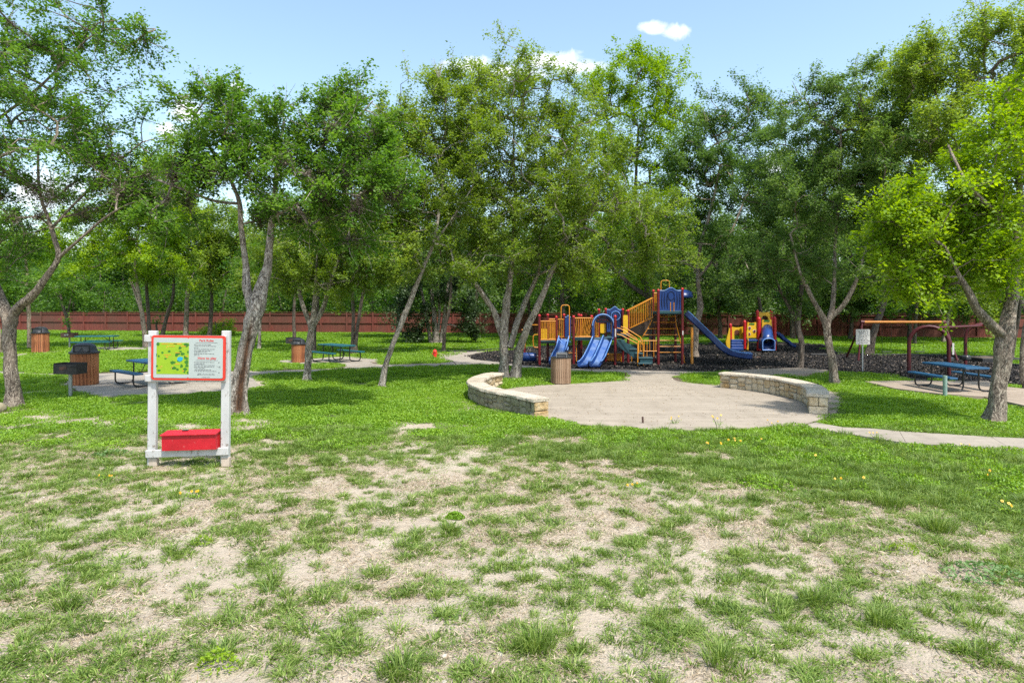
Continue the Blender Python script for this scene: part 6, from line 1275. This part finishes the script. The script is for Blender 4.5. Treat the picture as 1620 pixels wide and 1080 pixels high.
bmb(mb.build('printed_marks', M['hydrant_red'], hd))
tube('hood_rim', [z5(712 - 106 * math.cos(math.pi * k / 16), 530 - 112 * math.sin(math.pi * k / 16), YP - .07) for k in range(17)], .03, 'slide_edge', 8, parent=hd)
# small wave slide, left, behind the trash can
chute('wave_slide', [z5(325, 665, YP + .1), z5(318, 700, YP - .3), z5(300, 770, YP - .7), z5(262, 840, YP - 1.1), z5(235, 905, YP - 1.4)], .20, .15, 'slide_blue', floor='slide_worn', rights=Vector((1, -.25, 0)).normalized())
for sx in (-1, 1):
    tube('spiral_rim', [z5(320 + sx * (46 * math.cos(k * .55)), 655 + k * 17, YP - .1 - k * .07) for k in range(8)], .026, 'slide_edge', 6)
mb = MB(); c = z5(190, 875, YP - .9); mb.box(c, (.12, .3, .34), None, .05); mb.build('slide_exit', M['slide_blue'], play, smooth=30)
# tall blue slide to the right
tl_ = chute('tall_slide', [P(1083, 497, YP + .7) - PO, P(1100, 513, YP + .6) - PO, P(1122, 534, YP + .5) - PO, P(1142, 553, YP + .3) - PO, P(1158, 561.5, YP + .2) - PO, P(1176, 565, YP + .1) - PO, P(1189, 566, YP) - PO], .27, .20, 'slide_blue', rights=Vector((.25, 1, 0)).normalized())
tube('slide_support', [P(1094.7, 518, YP + .3) - PO, P(1094.7, 578.5, YP) - PO], .06, 'yellow_metal', 10); tube('slide_support', [P(1171, 569, YP) - PO, P(1171, 583, YP) - PO], .035, 'black_metal', 8)
# sloped stair between the low deck and the tower
rail_panel(962, 1205, 385, 562, YP + .9, 14, f=z5, t2=258, b2=448, Yb=YP + .5, rad=.016); rail_panel(1212, 1250, 210, 385, YP + .3, 4, f=z5)
tube('stair_rail', [z5(935, 385, YR), z5(1205, 250, YR)], .024, 'yellow_metal')
mb = MB(); q_ = [z5(965, 572, YP + .95), z5(1240, 430, YP + .95), z5(1245, 470, YP + .95), z5(1150, 640, YP + .95), z5(1000, 600, YP + .95)]; mb.plate([(p.x, p.z) for p in q_], YP + .95 - PO.y, YP + 1.0 - PO.y); bmb(mb.build('stair_skirt', M['dark_side'], play))
for k in range(7):
    u = (k + .5) / 7; a = z5(970 + 265 * u, 585 - 145 * u, YP + 1.4); mb = MB(); mb.box(a, (.30, .75, .04), None, .008); mb.build('stair_tread', M['deck_teal'], play)
# arched ladder climber below the tower
for k, zy in enumerate((440, 497, 560, 620, 676, 735, 792)):
    xl = (1270, 1205, 1150, 1110, 1265, 1265, 1265)[k]; xr = (1415, 1420, 1425, 1440, 1462, 1478, 1488)[k]; tube('rung', [z5(xl, zy, YP + .35 + k * .03), z5(xr, zy, YP + .35 + k * .03)], .02, 'yellow_metal', 6)
tube('ladder_side', [z5(1195, 470, YP + .4), z5(1150, 560, YP + .45), z5(1100, 640, YP + .5)], .022, 'yellow_metal', 6); tube('ladder_side', [z5(1418, 410, YP + .35), z5(1432, 520, YP + .4), z5(1470, 680, YP + .5), z5(1500, 790, YP + .5), z5(1515, 905, YP + .5)], .022, 'yellow_metal', 6)
# low steps down to the right with curved handrails
for k in range(4):
    a = z5(862 + 58 * k, 678 + 42 * k, YP - .35 - .12 * k); mb = MB(); mb.box(a + Vector((.12, .3, 0)), (.34, .75, .04), None, .01); mb.build('step', M['deck_teal'], play)
mb = MB(); q_ = [z5(845, 668, YP - .6), z5(880, 662, YP - .6), z5(1050, 760, YP - .6), z5(1050, 850, YP - .6), z5(1020, 850, YP - .6), z5(850, 730, YP - .6)]; mb.plate([(p.x, p.z) for p in q_], YP - .62 - PO.y, YP - .58 - PO.y); bmb(mb.build('step_stringer', M['deck_teal'], play))
for (x0, x1, y0, y1, Y) in ((1062, 1205, 843, 855, YP - 1.0), (1060, 1192, 897, 910, YP - 1.2)):
    a, b = z5(x0, y0, Y), z5(x1, y1, Y); mb = MB(); mb.box((a + b) / 2 + Vector((0, .2, 0)), (b.x - a.x, .42, .05), None, .01); mb.build('step', M['deck_teal'], play)
mb = MB(); a, b = z5(1075, 855, YP - .95), z5(1198, 900, YP - .95); mb.box((a + b) / 2, (b.x - a.x, .04, a.z - b.z)); mb.build('step_riser', M['deck_teal'], play)
for (dx_, dz_, Y) in ((0, 0, YP - .75), (38, -12, YP - .1)):
    for off in (0, 62):
        tube('handrail', [z5(848 + dx_, 552 + dz_ + off, Y), z5(890 + dx_, 562 + dz_ + off, Y - .05), z5(1040 + dx_, 655 + dz_ + off * .8, Y - .2), z5(1060 + dx_, 690 + dz_ + off * .6, Y - .22), z5(1062 + dx_, 800 + dz_, Y - .22)], .022, 'yellow_metal')
tube('handrail_post', [z5(1052, 700, YP - .98), z5(1052, 965, YP - .98)], .026, 'yellow_metal'); tube('handrail_post', [z5(1108, 700, YP - .4), z5(1108, 925, YP - .4)], .024, 'yellow_metal')
for zx in (1080, 1118, 1143, 1170, 1210, 1230): 
    tube('guard_bar', [z5(zx, 672, YP), z5(zx + 6, 655, YP), z5(zx, 690, YP), z5(zx, 838 if zx in (1143, 1210) else 790, YP)] if False else [z5(zx, 665, YP - .1), z5(zx, 838 if zx in (1143, 1210) else 785, YP - .1)], .017, 'yellow_metal', 6)
for zy in (678, 780): tube('guard_rail', [z5(1072, zy, YP - .1), z5(1240, zy, YP - .1)], .018, 'yellow_metal', 6)
# low bench panel and posts below the decks
for zy in (808, 868): a = z5(745, zy, YR); b = z5(880, zy, YR); mb = MB(); mb.box((a + b) / 2, (b.x - a.x, .3, .05), None, .01); mb.build('low_shelf', M['yellow_metal'], play)
mb = MB(); a, b = z5(750, 808, YR), z5(878, 868, YR); mb.box((a + b) / 2, (b.x - a.x, .03, a.z - b.z)); mb.build('low_panel', M['yellow_metal'], play)
for zx in (740, 992, 888): tube('shelf_post', [z5(zx, 800, YR), z5(zx, 898, YR)], .026, 'yellow_metal')
tube('ladder_side', [z5(447, 665, YP + .2), z5(447, 880, YP + .2)], .018, 'yellow_metal', 6)
for zy in (700, 740, 800): tube('rung', [z5(424, zy, YP + .2), z5(447, zy, YP + .2)], .015, 'yellow_metal', 6)
tube('horizontal_bar', [z5(370, 797, YP), z5(424, 797, YP)], .018, 'yellow_metal', 6)

# ---------------------------------------------------------------- toddler play house
YT = 35.5
tod = thing('toddler_playset', 'small toddler play house in yellow, red and blue plastic behind the seat wall', 'playset', (P(1200, 555, YT).x, YT, 0)); TO = Vector(tod.location)
def z8(zx, zy, Y=YT): return P(1120 + zx / 9.82, 470 + zy / 9.82, Y) - TO
def ttube(name, pts, rad, mat, sides=10, parent=None): mb = MB(); mb.tube(pts, rad, sides); return mb.build(name, M[mat], parent or tod, smooth=50)
def tpost(zx, zy0, zy1, Y=YT, rad=.10):
    a, b = z8(zx, zy0, Y), z8(zx, zy1, Y); b.z = max(b.z, 0); mb = MB(); mb.tube([b, a], [rad, rad * .95], 12); mb.lathe([(rad, 0), (rad, .04), (rad * .8, .11), (rad * .4, .15), (0, .16)], a, 12); return mb.build('post', M['red_plastic'], tod, smooth=50)
for q in ((350, 450, 760, YT + .3, .085), (570, 400, 800, YT, .09), (790, 350, 830, YT - .1, .12), (1035, 345, 820, YT - .1, .10), (770, 240, 640, YT + 1.2, .09), (985, 240, 640, YT + 1.2, .09)): tpost(*q)
def tpanel(x0, x1, y0, y1, Y, holes=(), arch_=None, mat='yellow_bright', taper=.0):
    a, b = z8(x0, y1, Y), z8(x1, y0, Y); bm = bmesh.new()
    if arch_:
        ax0, ax1, ay = z8(arch_[0], y1, Y).x, z8(arch_[1], y1, Y).x, z8(0, arch_[2], Y).z; r_ = (ax1 - ax0) / 2
        poly = [(a.x, a.z), (ax0, a.z)] + [((ax0 + ax1) / 2 - r_ * math.cos(math.pi * k / 10), ay - r_ + r_ * math.sin(math.pi * k / 10)) for k in range(11)] + [(ax1, a.z), (b.x, a.z), (b.x - taper, b.z)]
        poly += [((a.x + taper) + (b.x - a.x - 2 * taper) * (1 - k / 8), b.z - .05 * math.sin(math.pi * k / 8)) for k in range(1, 8)] + [(a.x + taper, b.z)]
    else: poly = [(a.x, a.z), (b.x, a.z), (b.x - taper, b.z)] + [((a.x + taper) + (b.x - a.x - 2 * taper) * (1 - k / 8), b.z - .05 * math.sin(math.pi * k / 8)) for k in range(1, 8)] + [(a.x + taper, b.z)]
    bm.free(); mb = MB(); mb.plate(poly, Y - TO.y - .04, Y - TO.y + .04); return bmb(mb.build('play_panel', M[mat], tod, smooth=30))
tpanel(365, 545, 455, 660, YT + .3, arch_=(405, 492, 505)); pn = tpanel(590, 775, 385, 628, YT - .05, taper=.08)
tpanel(820, 1005, 345, 640, YT - .1, arch_=(842, 985, 420), taper=.08); tpanel(770, 1000, 222, 400, YT + 1.2, arch_=(825, 935, 285))
for (x, y) in ((647, 478), (722, 527), (640, 572)):
    c = z8(x, y, YT - .10); mb = MB(); mb.plate([(c.x + .085 * math.cos(k * .3927), c.z + .085 * math.sin(k * .3927)) for k in range(16)], c.y - .01, c.y + .05); bmb(mb.build('window_ring', M['sign_white'], pn)); mb = MB(); mb.plate([(c.x + .062 * math.cos(k * .3927), c.z + .062 * math.sin(k * .3927)) for k in range(16)], c.y - .025, c.y + .05); bmb(mb.build('window_bubble', M['maroon'], pn))
for (x0, x1, y, Y) in ((640, 725, 415, YT - .11), (868, 960, 368, YT - .16)): a, b = z8(x0, y + 12, Y), z8(x1, y - 12, Y); mb = MB(); mb.plate(rrect(a.x, a.z, b.x, b.z, .04, 3), Y - TO.y, Y - TO.y + .03); bmb(mb.build('badge', M['map_tree'], tod))
for x0, flip in ((315, 1), (600, -1)):                       # side fins of the steps
    mb = MB(); pts = [z8(x0 + dx_, y_, YT - .6) for dx_, y_ in ((20, 480), (35, 480), (35, 815), (10, 815), (-25 * flip, 740), (-32 * flip, 690), (-14 * flip, 620), (5, 560))]
    vs = [Vector((p.x, YT - .55 - TO.y, p.z)) for p in pts] + [Vector((p.x, YT - .45 - TO.y, p.z)) for p in pts]; n = len(pts); mb.add(vs, [tuple(range(n)), tuple(range(2 * n - 1, n - 1, -1))] + [(i, (i + 1) % n, n + (i + 1) % n, n + i) for i in range(n)]); bmb(mb.build('step_side', M['yellow_bright'], tod))
for k in range(4): a, b = z8(362, 660 + k * 42, YT - .1 - k * .17), z8(552, 700 + k * 42, YT - .1 - k * .17); mb = MB(); mb.box((a + b) / 2 + Vector((0, .1, 0)), (b.x - a.x, .26, a.z - b.z + .02), None, .02); bmb(mb.build('step', M['slide_blue'], tod, smooth=30))
a, b = z8(560, 650, YT + .4), z8(1010, 680, YT + .4); mb = MB(); mb.box(((a + b) / 2).xyz, (b.x - a.x, 1.2, .12), None, .02); bmb(mb.build('deck', M['slide_blue'], tod, smooth=30))
# tube slide facing the camera
mb = MB(); rings = [(915, 500, YT - .1, .30), (918, 560, YT - .5, .31), (925, 640, YT - .95, .32), (935, 720, YT - 1.3, .34)]; n_ = 20; vs = []
for ri, (x, y, Y, r_) in enumerate(rings):
    c = z8(x, y, Y)
    for k in range(n_): a = 6.283 * k / n_; vs.append(c + Vector((r_ * math.cos(a), -.12 * math.sin(a), r_ * .92 * math.sin(a))))
mb.add(vs, [(i * n_ + k, i * n_ + (k + 1) % n_, (i + 1) * n_ + (k + 1) % n_, (i + 1) * n_ + k) for i in range(3) for k in range(n_)]); o = mb.build('tube_slide', M['slide_blue'], tod, smooth=50); md = o.modifiers.new('thick', 'SOLIDIFY'); md.thickness = .03
a, b = z8(850, 640, YT - 1.45), z8(1040, 822, YT - 1.45); w = (b.x - a.x) / 2; cx = (a.x + b.x) / 2; pr = [(a.x, b.z)] + [(cx - w * math.cos(math.pi * k / 12), a.z - w * .62 + w * .62 * math.sin(math.pi * k / 12)) for k in range(13)] + [(b.x, b.z)]
ttube('slide_rim', [Vector((x, YT - 1.45 - TO.y, z)) for x, z in pr + [pr[0]]], .03, 'slide_edge', 8, parent=o)
mb = MB(); nn = len(pr); mb.add([Vector((x, YT - 1.44 - TO.y, z)) for x, z in pr] + [Vector((x, YT - .9 - TO.y, z + .06)) for x, z in pr], [(i, i + 1, nn + i + 1, nn + i) for i in range(nn - 1)] + [(nn - 1, 0, nn, 2 * nn - 1)]); o2 = mb.build('slide_mouth', M['slide_blue'], tod, smooth=40); md = o2.modifiers.new('thick', 'SOLIDIFY'); md.thickness = .03
o3 = chute('wave_slide', [z8(1045, 560, YT + .4), z8(1110, 600, YT + .3), z8(1160, 655, YT + .2), z8(1220, 690, YT + .1), z8(1280, 745, YT), z8(1345, 770, YT)], .2, .13, 'slide_blue', parent=tod, edge=False, rights=Vector((.1, 1, 0)).normalized())
ttube('ground_support', [z8(930, 840, YT - 1.4), z8(930, 862, YT - 1.4)], .06, 'black_metal')
# bare metal spring anchors in the mulch
g = G(1194, 566); sa = thing('spring_anchor', 'bare metal anchors sticking out of the mulch beside the end of the tall blue slide', 'metal anchor', g)
for dx_ in (-.28, .05): mb = MB(); mb.tube([(dx_, 0, -.02), (dx_, 0, .27)], .014, 6); mb.build('rod', M['galv'], sa)
mb = MB(); mb.box((0, .02, .03), (.55, .3, .05), None, .01); mb.build('base_plate', M['grill_rust'], sa)

# ---------------------------------------------------------------- weeds and wildflowers
def flower(label, px, py, n, hh, seed, spread=.16):
    g = G(px, py); g.z = gz(np.array([g.x]), np.array([g.y]))[0] if g.y < 12.2 else 0; r = random.Random(seed); t = thing('wildflower', label, 'flower', g, 0, 'yellow wildflowers in the grass'); st = MB(); lf = []; pet = None
    for k in range(n):
        a = r.uniform(0, 6.28); d = r.uniform(.3, 1) * spread; h = hh * r.uniform(.7, 1.1); tip = Vector((d * math.cos(a), d * math.sin(a) * .7, h)); st.tube([(tip.x * .2, tip.y * .2, -.02), (tip.x * .5, tip.y * .5, h * .5), tip], [.0035, .003, .002], 4, cap=False)
        mb = MB(); rad = r.uniform(.014, .020); nr = Vector((r.uniform(-.4, .4), -1, r.uniform(.2, 1.2))).normalized(); u = nr.orthogonal().normalized(); v = nr.cross(u)
        for q in range(8):
            b_ = 6.283 * q / 8; e = u * math.cos(b_) + v * math.sin(b_); s_ = u * math.cos(b_ + 1.57) + v * math.sin(b_ + 1.57); mb.add([tip, tip + e * rad * .6 + s_ * rad * .3, tip + e * rad * 1.15, tip + e * rad * .6 - s_ * rad * .3], [(0, 1, 2, 3)])
        o = mb.build('flower_head', M['petal'], t); mb = MB(); mb.box(tip + nr * .003, (.012, .012, .010), None, .003); mb.build('flower_eye', M['petal_core'], o)
    st.build('stem', M['weed'], t); rr2 = np.random.default_rng(seed); m = 60; z = rr2.random(m) * hh * .6; c = np.stack([rr2.normal(0, spread * .4, m), rr2.normal(0, spread * .3, m), z + .01], 1); V_, f_ = leaf_quads(c, rr2.uniform(.03, .06, m), rr2, .4, .3)
    o = bpy.data.objects.new('foliage', npmesh('foliage', V_, f_, M['clover'], rr2.random(m))); C.objects.link(o); o.parent = t; o['kind'] = 'stuff'
for i, a in enumerate((('two yellow flowers at the far left end of the row in front of the patio', 1066, 672, 3, .20), ('taller yellow flowers in the middle of the row in front of the patio', 1138, 681, 5, .30), ('few yellow flowers right of the middle of the patio front', 1222, 680, 3, .20),
                       ('low yellow flowers on the left slope of the grass below the patio', 1128, 712, 4, .16), ('yellow flowers scattered just below the patio edge', 1158, 706, 4, .14), ('single yellow flower below the right end of the patio', 1203, 708, 1, .16), ('lone yellow flower in the dense green band below the sidewalk start', 1301, 733, 1, .18),
                       ('pair of yellow flowers in the tall pale grass', 1334, 772, 2, .16), ('orange yellow flower beside the tall pale grass', 1366, 776, 1, .20), ('three large yellow flowers near the right picture edge', 1592, 812, 3, .20), ('small yellow flowers on the sidewalk edge at the joint', 1386, 697, 3, .20),
                       ('small yellow flowers at the right end of the sidewalk', 1528, 712, 2, .16), ('yellow flowers right of the sidewalk in sparse grass', 1565, 762, 2, .16), ('cluster of tiny yellow flowers under the park sign', 305, 792, 4, .10), ('pale yellow flowers left of the park sign', 168, 758, 3, .08), ('tiny yellow flowers in front of the bare soil strip', 1010, 776, 3, .08))): flower(*a, 300 + i)
def weed(name, label, px, py, m, rad, h, L, mat, seed, asp=.45, up=.5):
    g = G(px, py); g.z = gz(np.array([g.x]), np.array([g.y]))[0]; r = np.random.default_rng(seed); a = r.random(m) * 6.283; d = rad * np.sqrt(r.random(m)); c = np.stack([d * np.cos(a), d * np.sin(a) * .7, h * (1 - (d / rad) ** 2) * (.5 + .5 * r.random(m)) + .01], 1); ax = np.stack([np.cos(a), np.sin(a), .5 + 0 * a], 1); V_, f_ = leaf_quads(c, L * r.uniform(.6, 1.3, m), r, up, asp, ax)
    o = bpy.data.objects.new(name, npmesh(name, V_, f_, mat, r.random(m))); C.objects.link(o); o.location = g; tag(o, label, 'plant')
weed('weed_clump', 'compact dark green weed dome alone on bare soil in the centre foreground', 720, 822, 1100, .12, .075, .028, M['clover'], 1, .4)
weed('weed_patch', 'spreading blue green leafy weed patch at the right edge of the bare soil', 1556, 912, 420, .40, .08, .05, M['weed'], 2, .45)
weed('weed_patch', 'flat dark leafy weed left of the park sign', 178, 718, 260, .36, .07, .055, M['weed'], 3, .5)
weed('weed_clump', 'bright yellow green sprig in the lower left foreground', 318, 862, 200, .12, .09, .03, M['leaf_bright'], 4, .4)
weed('weed_clump', 'upright yellowish weed at the bottom edge left of centre', 345, 1062, 260, .16, .14, .035, M['leaf_bright'], 5, .4)
weed('weed_clump', 'light green bushy weed below the right grass band', 1430, 878, 260, .16, .14, .035, M['leaf_bright'], 6, .35)
def tall_tuft(label, px, py, n, h, rad, seed, mat='grass'):
    o = blades_proto('grass_tuft', n, rad, h * .5, h, .007, M[mat], 1.1, seed); C.objects.link(o); g = G(px, py); g.z = gz(np.array([g.x]), np.array([g.y]))[0]; o.location = g; tag(o, label, 'grass tuft')
for i, a in enumerate((('dark spiky tuft alone on bare sand at the lower left', 104, 962, 130, .20, .10), ('tall dense tuft at the bottom just right of centre', 850, 1030, 240, .30, .13), ('wide tuft at the bottom left of centre', 630, 1068, 170, .22, .14), ('tuft at the right foreground beside the bare sand', 1392, 985, 150, .20, .10),
                       ('tall arching pale grass fountain right of centre', 1482, 838, 260, .30, .16, 'grass'), ('pale tall grass clump in the right grass band', 1405, 800, 260, .30, .18), ('thick tuft in the lower right quarter', 1290, 950, 190, .22, .13), ('spiky tuft near the bottom right of centre', 1140, 1050, 170, .22, .12))): tall_tuft(a[0], a[1], a[2], a[3], a[4], a[5], 400 + i, a[6] if len(a) > 6 else 'grass')
